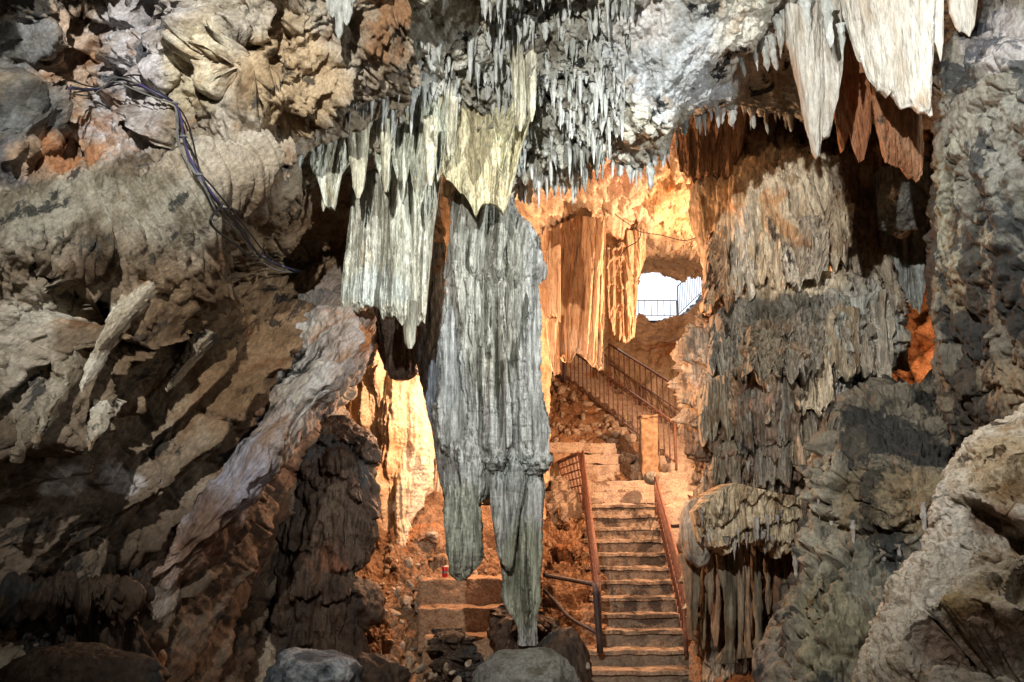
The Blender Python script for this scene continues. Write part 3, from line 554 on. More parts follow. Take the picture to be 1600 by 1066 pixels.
# chamber curtains
curtain('broad orange curtain hanging in the warm chamber above the stairs', [(846, 372), (880, 355), (905, 345), (946, 350)], [(852, 500), (868, 545), (880, 562), (890, 568), (902, 548), (915, 560), (930, 576), (943, 578)], 13.4, 'warmd', t0=.5, t1=.12, fold=.24, ff=3.2, n=220, m=220, disp=fl(91, .04, 4), seed=18, base=(1.05, .9, .75))
curtain('short orange curtain close beside the big fluted column', [(838, 400), (876, 385)], [(842, 470), (852, 500), (864, 492), (876, 502)], 12.6, 'warmd', t0=.3, t1=.08, fold=.1, ff=4, n=90, m=110, disp=fl(92, .03, 4), seed=19, base=(1., .85, .7))
curtain('rough brown dripstone hanging left of the daylight opening', [(940, 380), (1004, 360)], [(948, 500), (958, 530), (975, 538), (990, 528)], 15.4, 'warmd', t0=.6, t1=.3, fold=.22, ff=4, n=120, m=150, disp=tiers(.10, .5, 93, 5, .05, .05), seed=20, base=(.85, .72, .6))
curtain('stubby pale orange curtain tip just above the daylight opening', [(975, 365), (1010, 360)], [(982, 415), (990, 436), (1000, 434), (1008, 405)], 14.6, 'warmd', t0=.3, t1=.1, fold=.08, ff=3, n=70, m=80, disp=fl(94, .03, 4), seed=21)
curtain('small hanging rock with a pale end under the orange curtain', [(852, 500), (872, 500)], [(858, 560), (866, 586), (876, 580)], 13.2, 'warmd', t0=.25, t1=.1, fold=.08, ff=4, n=60, m=80, disp=fl(95, .04, 4), seed=22, base=(.7, .62, .6))
curtain('pale dripstone veil hanging right of the flowstone column', [(1366, 270), (1452, 270)], [(1376, 440), (1392, 475), (1408, 488), (1420, 470), (1438, 490), (1446, 440)], 10.4, 'pale', t0=.4, t1=.08, fold=.14, ff=3, n=110, m=140, disp=fl(96, .03, 4), seed=23, base=(.8, .85, .9))

# ================================================================== RIGHT HAND MASSES
def netrows(rows):  # rows of (v, [(u,Y),...])
    return [[(u, v, y) for (u, y) in r] for v, r in rows]
netF = netrows([
 (120, [(1150, 13), (1120, 11.6), (1160, 11.0), (1220, 11.2), (1290, 11.4), (1340, 11.8), (1370, 12.4), (1365, 13.6)]),
 (225, [(1140, 12.8), (1108, 11.0), (1150, 10.6), (1220, 10.9), (1285, 11.1), (1335, 11.4), (1360, 12), (1355, 13.4)]),
 (260, [(1120, 12.6), (1092, 10.8), (1140, 10.1), (1205, 9.9), (1265, 10.1), (1325, 10.6), (1362, 11.2), (1355, 13.2)]),
 (340, [(1110, 12.6), (1086, 10.6), (1135, 10.0), (1200, 9.7), (1260, 9.8), (1320, 10.1), (1378, 10.8), (1368, 13.0)]),
 (430, [(1130, 12.6), (1106, 10.6), (1150, 9.9), (1210, 9.6), (1270, 9.55), (1330, 9.6), (1392, 10.2), (1382, 13.0)]),
 (500, [(1135, 12.6), (1112, 10.4), (1150, 9.8), (1210, 9.4), (1270, 9.25), (1335, 9.2), (1396, 9.8), (1384, 12.8)]),
 (545, [(1110, 12.6), (1088, 10.2), (1135, 9.6), (1200, 9.3), (1270, 9.2), (1335, 9.2), (1390, 9.8), (1370, 12.8)]),
 (600, [(1110, 12.4), (1086, 10.1), (1130, 9.5), (1200, 9.2), (1270, 9.2), (1320, 9.4), (1362, 9.9), (1350, 12.8)]),
 (680, [(1108, 12.4), (1084, 10.0), (1125, 9.4), (1195, 9.1), (1270, 9.0), (1330, 8.9), (1400, 9.0), (1440, 12)]),
 (760, [(1126, 12.2), (1100, 10.0), (1130, 9.5), (1195, 9.3), (1270, 9.1), (1330, 8.8), (1400, 8.8), (1440, 12)]),
 (850, [(1120, 12.2), (1092, 10.4), (1120, 10.1), (1190, 10.0), (1260, 9.5), (1330, 9.0), (1400, 8.8), (1440, 12)]),
 (960, [(1130, 12.0), (1100, 10.4), (1120, 10.1), (1190, 10.0), (1260, 9.4), (1330, 9), (1400, 8.8), (1440, 12)]),
 (1150, [(1130, 12.0), (1100, 10.2), (1120, 10.0), (1190, 9.8), (1260, 9.2), (1330, 9), (1400, 8.8), (1440, 12)])])
def dF(V, N):
    u, v = UV(V); up = (1-sst(430, 500, v+.12*(u-1200)))[..., None]
    return flute(.09, 3.6, .18, 100, .12, .012, 11)(V, N)*up+(tiers(.11, .50, 101, 9, .05, .20)(V, N)+tiers(.05, .20, 104, 12, .03, .03)(V, N)+flute(.10, 6, .5, 106, .12, .015, 16)(V, N))*(1-up)
spF = [(1150, 340, 70, 130, (1.55, 1.3, 1.0)), (1260, 340, 85, 130, (1.8, 1.68, 1.45)), (1330, 520, 70, 90, (1.0, 1.1, 1.15)), (1290, 590, 50, 60, (1.15, 1.25, 1.35)), (1330, 330, 50, 90, (.6, .5, .42)), (1150, 560, 90, 70, (.55, .45, .37)), (1150, 680, 80, 120, (.45, .32, .25)), (1230, 680, 90, 90, (.5, .40, .35)), (1200, 560, 90, 50, (.75, .6, .48)), (1110, 620, 30, 60, (1.0, .72, .5)), (1210, 480, 90, 40, (.5, .5, .48)), (1110, 560, 20, 80, (1.3, 1.1, .95)), (1200, 950, 120, 130, (.22, .18, .16)), (1290, 180, 150, 50, (.5, .34, .25))]  # near-black low spot paints shade into the recess behind the pipes
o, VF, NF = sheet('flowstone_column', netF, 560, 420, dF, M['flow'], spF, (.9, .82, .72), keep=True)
tag(o, 'massive layered flowstone column with draped tiers right of the stairs', 'flowstone column')
UVF = UV(VF)
def depthF(u, v):
    m_ = ((UVF[0]-u)**2+(UVF[1]-v)**2) < 100
    return VF[m_][:, 1].min() if m_.any() else 10.
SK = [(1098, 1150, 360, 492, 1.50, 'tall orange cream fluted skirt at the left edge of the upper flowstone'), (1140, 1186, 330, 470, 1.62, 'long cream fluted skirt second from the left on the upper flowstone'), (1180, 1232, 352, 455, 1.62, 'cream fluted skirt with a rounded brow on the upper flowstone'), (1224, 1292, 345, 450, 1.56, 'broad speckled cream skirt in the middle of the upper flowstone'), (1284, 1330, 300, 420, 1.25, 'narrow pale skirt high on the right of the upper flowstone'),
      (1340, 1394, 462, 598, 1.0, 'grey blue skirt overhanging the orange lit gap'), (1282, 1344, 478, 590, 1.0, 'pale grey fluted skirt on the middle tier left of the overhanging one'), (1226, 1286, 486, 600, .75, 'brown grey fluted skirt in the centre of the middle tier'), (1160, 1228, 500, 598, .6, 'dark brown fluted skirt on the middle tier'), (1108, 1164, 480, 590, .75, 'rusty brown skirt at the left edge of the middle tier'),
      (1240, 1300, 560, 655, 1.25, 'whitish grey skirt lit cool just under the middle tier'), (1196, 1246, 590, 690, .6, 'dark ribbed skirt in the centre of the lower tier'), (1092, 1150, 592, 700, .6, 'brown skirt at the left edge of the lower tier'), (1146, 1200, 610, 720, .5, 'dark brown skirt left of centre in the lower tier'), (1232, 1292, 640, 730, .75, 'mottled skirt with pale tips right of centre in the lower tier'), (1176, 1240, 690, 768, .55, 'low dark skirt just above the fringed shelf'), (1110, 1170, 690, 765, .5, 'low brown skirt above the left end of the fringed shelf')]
for k, (ua, ub, va, vb, br, lb) in enumerate(SK):
    r_ = np.random.RandomState(700+k); um = (ua+ub)/2; Ya = depthF(um, va+12)+.22; Yb = min(depthF(um, vb), Ya)-.0; n_ = 9
    tp = [(ua+4, va+14), (um-8, va), (um+10, va+3), (ub-4, va+12)]
    bt = [(ua+(ub-ua)*q/n_, vb-r_.uniform(0, 26)-(10 if q in (0, n_) else 0)) for q in range(n_+1)]
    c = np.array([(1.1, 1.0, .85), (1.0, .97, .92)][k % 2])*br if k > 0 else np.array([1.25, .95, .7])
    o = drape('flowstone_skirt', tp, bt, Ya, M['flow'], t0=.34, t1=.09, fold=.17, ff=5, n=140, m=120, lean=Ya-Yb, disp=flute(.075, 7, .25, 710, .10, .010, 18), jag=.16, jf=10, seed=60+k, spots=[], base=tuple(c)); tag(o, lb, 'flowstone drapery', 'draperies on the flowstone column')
# backing rock in the gap right of the column, lit red
o = sheet('cave_wall', [[(1180, v, 14.2), (1300, v, 13.6), (1400, v, 12.6), (1500, v, 11.5), (1640, v, 10)] for v in (-60, 150, 300, 450, 600, 750, 900)], 220, 180, crag(.35, 1.3, 110, .06), M['left'], [], (.8, .55, .4)); tag(o, kind='structure')
o = rock('wedged_boulder', 1410, 322, 9.4, 48, 44, M['slate'], 8, 5, .3, rot=-30, facet=.9); tag(o, 'blue grey angular boulder wedged between flowstone column and right wall', 'boulder', 'boulders')
# mound in front
netM = netrows([
 (585, [(1400, 9.6), (1385, 8.8), (1405, 8.6), (1430, 8.6), (1470, 8.8), (1560, 9)]),
 (620, [(1370, 9.8), (1348, 8.6), (1385, 8.2), (1430, 8.1), (1480, 8.3), (1580, 8.6)]),
 (680, [(1330, 9.8), (1300, 8.3), (1350, 7.7), (1410, 7.4), (1480, 7.4), (1600, 7.8)]),
 (760, [(1310, 9.8), (1282, 8.2), (1340, 7.5), (1410, 7.1), (1480, 7.0), (1600, 7.4)]),
 (830, [(1290, 9.8), (1262, 8.2), (1320, 7.6), (1400, 7.2), (1470, 7.0), (1600, 7.2)]),
 (900, [(1270, 9.8), (1244, 8.0), (1290, 7.5), (1360, 7.3), (1440, 7.1), (1600, 7)]),
 (980, [(1240, 9.6), (1214, 7.7), (1260, 7.1), (1330, 6.9), (1420, 6.8), (1600, 6.8)]),
 (1200, [(1230, 9.4), (1206, 7.5), (1260, 6.9), (1330, 6.7), (1420, 6.6), (1600, 6.6)])])
o = sheet('flowstone_mound', netM, 380, 330, lambda V, N: tiers(.16, .9, 120, 5, .07, .22)(V, N)+N*cracks(V, 1.6, .08, .03, 6)+crag(.03, 6, 122, .015, .2)(V, N), M['rwall'], [(1330, 680, 30, 30, (1.5, 1.3, 1.0)), (1270, 800, 50, 130, (1.35, 1.35, 1.25)), (1400, 780, 100, 70, (1.15, 1.0, .75)), (1290, 980, 60, 80, (1.05, 1.05, .85)), (1380, 900, 90, 60, (.95, 1.0, .95))], (.85, .82, .75), pits=[(1310, 700, 14, 45, .35, 0), (1300, 900, 12, 60, .25, 20)])
tag(o, 'rounded grey brown flowstone mound below the right wall, behind the pale boulder', 'flowstone mound')
# right wall
LE = [(-300, 1590, 6.6), (-60, 1545, 6.6), (20, 1524, 6.5), (75, 1485, 6.4), (130, 1468, 6.3), (200, 1458, 6.3), (280, 1462, 6.3), (350, 1456, 6.4), (440, 1456, 6.5), (520, 1468, 6.6), (600, 1476, 6.7), (680, 1490, 6.8), (760, 1510, 6.8), (900, 1530, 6.8), (1150, 1560, 6.8)]
netR = [[(u+40, v, y+3), (u, v, y+.5), (u+22, v, y+.05), (u+70, v, y-.4), (u+150, v, y-1.0), (u+280, v, y-1.7), (u+480, v, y-2.4)] for v, u, y in LE]
def dR(V, N):
    u, v = UV(V); k = sst(380, 560, v)[..., None]
    return crag(.16, .9, 130, .035, .5)(V, N)*(1-.4*k)+tiers(.11, .5, 131, 6, .05, .06)(V, N)*k+N*cracks(V, 1.5, .07, .03, 5)+N*(.03*billow(V*5, 4, .6, 133))[..., None]
oR = sheet('cave_wall', netR, 560, 320, dR, M['rwall'], [(1560, 60, 60, 60, (1.3, 1.3, 1.5)), (1470, 350, 30, 120, (1.1, 1.15, 1.05)), (1580, 300, 70, 140, (.75, .78, .78)), (1500, 420, 40, 80, (1.15, 1.1, .95)), (1560, 640, 70, 80, (1.15, 1.0, .8))], (.74, .73, .70))
tag(oR, kind='structure')
# pale boulder bottom right
LB = [(640, 1596, 4.3), (652, 1575, 4.2), (672, 1535, 4.1), (700, 1500, 4.1), (745, 1472, 4.05), (800, 1462, 4.0), (850, 1446, 4.0), (900, 1408, 4.0), (950, 1374, 3.95), (1000, 1352, 3.9), (1066, 1336, 3.85), (1300, 1310, 3.8)]
netP = [[(1700, 640, 5.6), (1700, 636, 5.2), (1705, 632, 4.8), (1720, 630, 4.5), (1780, 628, 4.3), (1900, 620, 4.2)]]+[[(u+25, v, y+1.1), (u, v, y+.28), (u+18, v, y+.04), (u+60, v, y-.16), (u+150, v, y-.40), (u+330, v, y-.62)] for v, u, y in LB]
pitB = [(1520, 800, 50, 26, .10, 15), (1560, 825, 50, 28, .10, 25), (1600, 740, 28, 36, .08, 0), (1552, 708, 16, 9, .06, -40), (1546, 855, 12, 9, .04, 0), (1590, 905, 16, 30, .09, 10), (1550, 900, 14, 9, .05, 0), (1460, 985, 50, 26, .10, -30), (1530, 1010, 95, 34, .16, 20), (1600, 1000, 60, 50, .18, 0), (1500, 955, 50, 16, .07, -10), (1440, 1020, 30, 22, .07, 0), (1560, 965, 30, 14, .06, 10)]
o = sheet('pale_boulder', netP, 520, 380, lambda V, N: crag(.05, 3.2, 140, .018, .2)(V, N)+N*cracks(V, 2.4, .045, .025, 7)+N*(.02*(billow(V*7, 4, .6, 141)-.5))[..., None], M['boulder'], [(1570, 730, 60, 60, (1.0, .85, .62)), (1540, 820, 60, 30, (.62, .48, .38)), (1530, 1000, 110, 50, (.55, .42, .34)), (1470, 860, 60, 100, (1.3, 1.28, 1.22))], (1.25, 1.18, 1.06), pits=pitB, jit=20)
tag(o, 'large pale pitted boulder with dark hollows filling the bottom right corner', 'boulder', 'boulders')

# shelf with pipes
o = drape('flowstone_shelf', [(1078, 800), (1100, 775), (1135, 756), (1180, 768), (1225, 776), (1252, 790)], [(1084, 838), (1110, 852), (1130, 862), (1150, 842), (1180, 846), (1210, 866), (1235, 848), (1256, 826)], 9.0, M['flow'], t0=.75, t1=.45, fold=.16, ff=4, n=240, m=160, disp=tiers(.10, .25, 150, 9, .06, .06), jag=.10, jf=10, seed=30, spots=[], base=(1.1, .98, .78))
tag(o, 'tan flowstone shelf with fringed edge that carries hanging stone pipes', 'flowstone shelf')
o = rock('dripstone_bulb', 1090, 832, 9.2, 27, 52, M['flow'], 9, 5, .10, ry=.22, facet=.1); 
tag(o, 'rounded tan dripstone bulb hanging at the left end of the flowstone shelf', 'dripstone bulb')
rng = random.Random(5)
pipes = [(1076, 880, 1000, 9), (1090, 870, 985, 11), (1108, 850, 960, 12), (1122, 845, 1010, 10), (1141, 840, 1038, 13), (1158, 845, 1030, 8), (1168, 845, 1028, 9), (1186, 850, 1025, 12), (1203, 845, 960, 9), (1216, 850, 1035, 10), (1231, 840, 1010, 12), (1245, 830, 990, 11), (1256, 820, 960, 9), (1100, 880, 1015, 8), (1178, 870, 1000, 6), (1224, 880, 1000, 6)]
for i, (u, a, b_, wd) in enumerate(pipes):
    Y = 9.2+.3*rng.random()+(.35 if i > 12 else 0); w1 = rng.uniform(.35, .9); sh = rng.uniform(-5, 5)
    rg = [(a-14, u-wd*1.5, u+wd*1.5, Y)]
    for q in range(1, 7):
        t = q/7; ww = wd*(1.0-.45*t)*rng.uniform(.6, 1.15); rg.append((a+(b_-a)*t, u+sh*t-ww, u+sh*t+ww, Y))
    rg.append((b_, u+sh-wd*(1.3 if b_ > 1020 else .25), u+sh+wd*(1.3 if b_ > 1020 else .25), Y))
    o = loft('stone_pipe', rg, 40, 130, M['flow'], flute(.05, 7, .9, 160+i, .05, .012, 16), .9, spots=[], base=[(.62, .42, .3), (.42, .38, .3), (.52, .42, .33)][i % 3])
    tag(o, 'slender brown stone pipe hanging below the flowstone shelf right of the stairs', 'dripstone pipe', 'stone pipes under the flowstone shelf')

# ================================================================== LOWER LEFT, WARM PILLAR, EARTH
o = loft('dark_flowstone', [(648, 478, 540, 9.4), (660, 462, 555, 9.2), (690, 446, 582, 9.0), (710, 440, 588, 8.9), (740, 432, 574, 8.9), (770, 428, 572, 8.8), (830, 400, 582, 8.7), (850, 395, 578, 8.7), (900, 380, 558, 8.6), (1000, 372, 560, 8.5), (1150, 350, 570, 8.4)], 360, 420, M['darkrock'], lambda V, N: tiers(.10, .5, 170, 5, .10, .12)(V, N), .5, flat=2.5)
tag(o, 'dark flowstone mass in shadow left of the warm pillar', 'flowstone column')
curtain('dark brown slab tip with a faint pale edge above the warm gap', [(470, 470), (510, 455), (545, 470)], [(455, 640), (480, 652), (500, 655), (522, 640), (538, 590)], 8.6, 'leftlow', t0=.4, t1=.12, fold=.12, ff=3, n=120, m=150, disp=fl(171, .04, 4), seed=31, base=(.6, .6, .55))
o = loft('dripstone_pillar', [(440, 566, 598, 12.2), (500, 560, 600, 12.0), (560, 556, 622, 11.9), (590, 556, 656, 11.8), (650, 560, 668, 11.7), (700, 566, 676, 11.7), (760, 580, 664, 11.6), (800, 590, 650, 11.6), (860, 592, 632, 11.6), (900, 600, 622, 11.7)], 300, 380, M['warm'], flute(.13, 3.0, .22, 180, .16, .02, 9), .7, spots=[(600, 560, 40, 90, (1.1, 1., .85))], base=(1.1, .98, .8), flat=2.3)
tag(o, 'bright orange lit dripstone pillar seen through the gap left of the fluted column', 'dripstone pillar')
o = loft('dripstone_pillar', [(560, 640, 668, 12.8), (640, 650, 690, 12.6), (720, 660, 698, 12.6), (790, 664, 705, 12.6)], 140, 200, M['warmd'], flute(.09, 3.5, .12, 182, .05, .01, 12), .7)
tag(o, 'thin ribbed orange pillar between bright pillar and fluted column', 'dripstone pillar')
o = sheet('cave_wall', [[(430, v, 12.5), (520, v, 13.2), (620, v, 13.6), (720, v, 13.8), (820, v, 14.2), (850, v, 15.0)] for v in (120, 300, 450, 600, 750, 900)], 200, 160, lambda V, N: flute(.16, 2.5, .3, 185, .2, .03)(V, N), M['warm'], [], (1, .8, .6)); tag(o, kind='structure')
netE_old = [[(560, 740, 12.8), (620, 745, 12.9), (700, 765, 13), (760, 770, 13), (850, 800, 13.2)],
        [(560, 790, 12.3), (625, 790, 12.2), (690, 790, 12.3), (760, 800, 12.4), (850, 830, 12.6)],
        [(550, 850, 11.6), (620, 850, 11.5), (690, 850, 11.6), (760, 860, 11.7), (850, 870, 12.0)],
        [(540, 900, 11.1), (610, 905, 10.9), (690, 900, 10.9), (760, 900, 11.1), (850, 905, 11.5)],
        [(540, 950, 10.6), (600, 960, 10.0), (680, 965, 10.0), (760, 965, 10.4), (850, 965, 10.6)],
        [(540, 1040, 9.8), (600, 1040, 9.4), (680, 1040, 9.4), (760, 1040, 9.6), (850, 1040, 9.8)],
        [(540, 1200, 9.3), (600, 1200, 9.0), (680, 1200, 9.0), (760, 1200, 9.2), (850, 1200, 9.3)]]
netE = netE_old[:3]+[[(540, 900, 11.1), (610, 905, 10.9), (680, 900, 10.9), (760, 895, 11.3), (850, 900, 11.6)],
        [(540, 950, 10.6), (600, 960, 10.1), (650, 960, 10.6), (760, 965, 11.2), (850, 965, 11.4)],
        [(540, 1040, 9.8), (600, 1040, 9.4), (660, 1040, 10.0), (760, 1040, 10.9), (850, 1040, 11)],
        [(540, 1200, 9.3), (600, 1200, 9.0), (680, 1200, 9.4), (760, 1200, 10.2), (850, 1200, 10.5)]]
o, VE, NE = sheet('earth_bank', netE, 300, 260, crag(.16, 2.0, 190, .03, .3), M['earth'], [(660, 880, 80, 60, (1.3, 1.15, 1.0))], (1.2, 1.05, .9), pits=[(680, 880, 14, 9, .25, 0), (655, 845, 20, 9, .15, 0)], keep=True); tag(o, kind='structure')

# ================================================================== STAIRS, LANDING, RAILINGS
A0 = P(930, 1049, 11.0); A1 = P(1078, 1049, 11.0); B0 = P(915, 789, 15.0); B1 = P(1022, 789, 15.0)
A1[1] = 11.0; NS = 11
def stp(i):   # left/right front lip of step i (0 = at v 1049)
    t = i/NS; return A0+(B0-A0)*t, A1+(B1-A1)*t
root = empty('lower_staircase', (A0+A1)/2-np.array([0, 0, .5]), 'worn concrete staircase with sandy treads climbing straight away between two rusty railings', 'staircase')
rs = np.random.RandomState(2)
for i in range(-3, NS+1):
    a, b = stp(i); a2, b2 = stp(i+1); wob = rs.uniform(-.02, .02, 3)
    a = a+[-.04, wob[0], wob[1]*.6]; b = b+[.04, wob[2]*.5, wob[1]*.6]
    zt = (a[2]+b[2])/2; zb = zt-.28
    ext = (a2[1]-a[1])+.12
    c = [(a[0]+.01, a[1]+.03, zb), (b[0]-.01, b[1]+.03, zb), (b[0], b[1]+ext, zb), (a[0], a[1]+ext, zb), (a[0], a[1]+.03, zt-.045), (b[0], b[1]+.03, zt-.045), (b[0], b[1]+ext, zt-.045), (a[0], a[1]+ext, zt-.045)]
    st_ = hexa('step', c, M['step'], root, rough=.012, sub=14, seed=i+20)
    c = [(a[0]-.02, a[1]-.01, zt-.044), (b[0]+.02, b[1]-.01, zt-.044), (b[0]+.02, b[1]+ext, zt-.044), (a[0]-.02, a[1]+ext, zt-.044), (a[0]-.02, a[1], zt), (b[0]+.02, b[1], zt), (b[0]+.02, b[1]+ext, zt), (a[0]-.02, a[1]+ext, zt)]
    hexa('tread', c, M['step'], root, rough=.026, sub=14, seed=i+50)
# landing
Lz = P(960, 752, 15.4)[2]; xa, xb = P(838, 752, 15.4)[0], P(1110, 752, 15.4)[0]; z1 = B0[2]
root = empty('landing', ((xa+xb)/2, 16, z1-.6), 'wide sandy landing at the head of the lower staircase with two low block steps', 'landing')
box('base', xa, xb, 15.15, 19.0, z1-1.6, z1+.02, M['stepup'], root, rough=.05, sub=22, seed=3)
box('block_step', xa+.05, xb-.1, 15.42, 18.6, z1+.022, z1+.23, M['stepup'], root, rough=.05, sub=22, seed=4)
box('block_step', xa+.3, xb-.3, 15.78, 18.4, z1+.232, Lz+.02, M['stepup'], root, rough=.045, sub=22, seed=5)
for k in range(2):
    xx = P(1000-10*k, 740, 16.2+.4*k)[0]; box('block_step', xx, xb-.2, 16.25+.5*k, 18.5, Lz+.022+.17*k, Lz+.18+.17*k, M['stepup'], root, rough=.045, sub=16, seed=6+k)
# retaining wall
y0 = 16.75; xl, xr = P(836, 700, y0)[0], P(968, 700, y0)[0]; zt = P(900, 694, y0)[2]
root = empty('retaining_wall', ((xl+xr)/2, y0+.2, Lz), 'smooth plastered retaining wall with thin cracked joints behind the landing', 'wall')
hh = (zt-Lz)/3
for k, f in enumerate((1.35, .8, .85)):
    za = Lz+.02+hh*sum((1.35, .8, .85)[:k]); box('block_course', xl+.02*k, xr-.03*k, y0+.006*k, y0+.45, za+.012, za+hh*f, M['stepup'], root, rough=.045, sub=18, seed=70+k)
box('footing', xl-.1, P(905, 740, 16.0)[0], 16.0, 16.5, Lz+.01, Lz+.10, M['stepup'], root, rough=.045, sub=8, seed=78)
c0 = P(876, 740, 16.3); box('buttress_block', c0[0]-.14, c0[0]+.16, 16.25, 16.6, Lz-.35, P(876, 708, 16.3)[2], M['brick'], root, rough=.05, sub=8, seed=8)
# orange pillar
p0 = P(1017, 742, 16.1); zt = P(1017, 650, 16.1)[2]
root = empty('plaster_pillar', (p0[0], 16.2, p0[2]-.1), 'square orange plastered pillar standing at the foot of the upper stairs', 'pillar')
box('shaft', p0[0]-.15, p0[0]+.15, 16.1, 16.4, p0[2]-.1, zt-.03, M['brick'], root, rough=.05, sub=10, seed=9)
box('cap', p0[0]-.165, p0[0]+.165, 16.085, 16.415, zt-.028, zt+.02, M['brick'], root, rough=.05, sub=8, seed=10)
o = rock('round_stone', 1018, 747, 15.0, 11.5, 11, M['slate'], 61, 4, .16, facet=.2); tag(o, 'rounded grey stone perched on the landing corner at the top of the right railing', 'stone')

def rail_run(root, foot0, foot1, h, nb, mat, r=.02, rb=.011, posts=(1, 1), bottom=.08, mid=None, h1=None):
    f0, f1 = np.array(foot0), np.array(foot1); H0 = np.array([0, 0, h]); H1 = np.array([0, 0, h1 or h])
    tube('handrail', [f0+H0, f1+H1], r, mat, root, world=True, m=6)
    if bottom: tube('bottom_rail', [f0+[0, 0, bottom], f1+[0, 0, bottom]], rb*1.3, mat, root, world=True, m=6)
    if mid: tube('middle_rail', [f0+H0*mid, f1+H1*mid], rb*1.2, mat, root, world=True, m=6)
    for k, (f, H) in enumerate(((f0, H0), (f1, H1))):
        if posts[k]: tube('post', [f-[0, 0, .06], f+H-[0, 0, r*.5]], r*1.25, mat, root, world=True, m=4)
    for i in range(1, nb):
        t = i/nb; a = f0+(f1-f0)*t; Hh = H0+(H1-H0)*t
        tube('baluster', [a+[0, 0, bottom], a+Hh-[0, 0, r*.6]], rb, mat, root, world=True, m=3, n=6)
# right railing of lower stairs
fa, fb = P(1072, 1018, 11.3), P(1026, 806, 14.7)
root = empty('stair_railing', fa, 'rusty iron railing along the right side of the lower staircase', 'railing', 'rusty stair railings')
rail_run(root, fa, fb, .88, 22, M['rust'], .021, .010, mid=.45, h1=.62)
fa, fb = P(938, 1016, 11.3), P(912, 790, 15.0)
root = empty('stair_railing', fa, 'rusty iron railing along the left side of the lower staircase', 'railing', 'rusty stair railings')
rail_run(root, fa, fb, .90, 22, M['rust'], .020, .010, mid=.45)
# open railing panel at the top left of the stairs
fa, fb = P(919, 795, 15.05), P(893, 796, 17.0)
root = empty('railing_panel', fa, 'short rusty grid panel railing standing at the head of the lower stairs, left side', 'railing panel')
ta, tb = P(905, 708, 15.05), P(873, 722, 16.2); fb = P(893, 796, 16.0)
tube('handrail', [ta, tb], .032, M['rust'], root, world=True, m=5); tube('post', [fa, ta], .032, M['rust'], root, world=True, m=4); tube('post', [fb, tb], .026, M['rust'], root, world=True, m=4)
for i in range(1, 6):
    t = i/6; tube('baluster', [fa+(fb-fa)*t, ta+(tb-ta)*t], .016, M['rust'], root, world=True, m=3, n=6)
for i in range(1, 7):
    t = i/7; tube('cross_bar', [fa+(ta-fa)*t, fb+(tb-fb)*t], .012, M['rust'], root, world=True, m=3, n=6)
# low railing going left at the bottom
root = empty('low_railing', P(932, 1010, 11.2), 'dark iron rail and sagging brace running left from the foot of the staircase', 'railing')
tube('handrail', [(836, 896, 11.9), (880, 904, 11.6), (932, 914, 11.2)], .028, M['iron'], root)
tube('post', [(930, 912, 11.18), (938, 1020, 11.18)], .04, M['iron'], root)
tube('brace', [(842, 915, 11.9), (868, 940, 11.7), (890, 965, 11.5), (934, 990, 11.2)], .022, M['iron'], root)
tube('post', [(842, 896, 11.9), (846, 985, 11.9)], .028, M['iron'], root)
o = tube('wall_pipe', [(1036, 823, 14.0), (1060, 822, 13.4), (1084, 820, 12.8)], .028, M['iron']); tag(o, 'short dark iron pipe running level into the rock right of the staircase', 'pipe')

# upper flight, climbing to the left and away
f0 = P(1058, 738, 16.5); f1 = P(880, 605, 20.0); d = f1-f0; dh = d.copy(); dh[2] = 0; Lh = np.linalg.norm(dh); dh /= Lh; pr = np.array([-dh[1], dh[0], 0]); pr = pr if pr[1] > 0 else -pr
root = empty('upper_staircase', f0, 'upper flight of pale concrete steps climbing left behind the orange curtain', 'staircase')
n = 13
for i in range(n+2):
    a = f0+dh*Lh*i/n; z = f0[2]+d[2]*i/n; L_ = Lh/n+.10
    q = [a-pr*.12, a-pr*.12+dh*L_, a+pr*1.35+dh*L_, a+pr*1.35]
    lo = z-.5; hi = z+d[2]/n
    c = [(x[0], x[1], lo) for x in q]+[(x[0], x[1], hi) for x in q]
    if np.linalg.det(np.stack([dh, pr, [0, 0, 1]])) < 0: c = c[:4][::-1]+c[4:][::-1]
    hexa('step', c, M['stepup'], root, rough=.015, sub=6, seed=90+i)
up = np.array([0, 0, .16])
root = empty('stair_railing', f0, 'brown iron railing on the near side of the upper flight of steps', 'railing', 'upper stair railings')
rail_run(root, f0+up*.6-pr*.02, f1+up, .82, 24, M['rust'], .022, .013)
g0 = f0+pr*1.28; g1 = f1+pr*1.28
root = empty('stair_railing', g0, 'brown iron railing with crossed bars on the far side of the upper flight', 'railing', 'upper stair railings')
rail_run(root, g0+up*.6, g1+up, .95, 20, M['rust'], .022, .013, mid=.5)
for i in range(0, 20, 2):
    t = i/20; a = g0+(g1-g0)*t+up; b_ = g0+(g1-g0)*(t+.05)+up
    tube('cross_bar', [a+[0, 0, .1], b_+[0, 0, .45]], .012, M['rust'], root, world=True, m=3, n=5)
# level railing at top left
root = empty('level_railing', P(846, 590, 20.5), 'dark railing of the walkway just right of the big fluted column', 'railing')
rail_run(root, P(838, 572, 20.2), P(882, 600, 19.6), .85, 6, M['iron'], .024, .014)

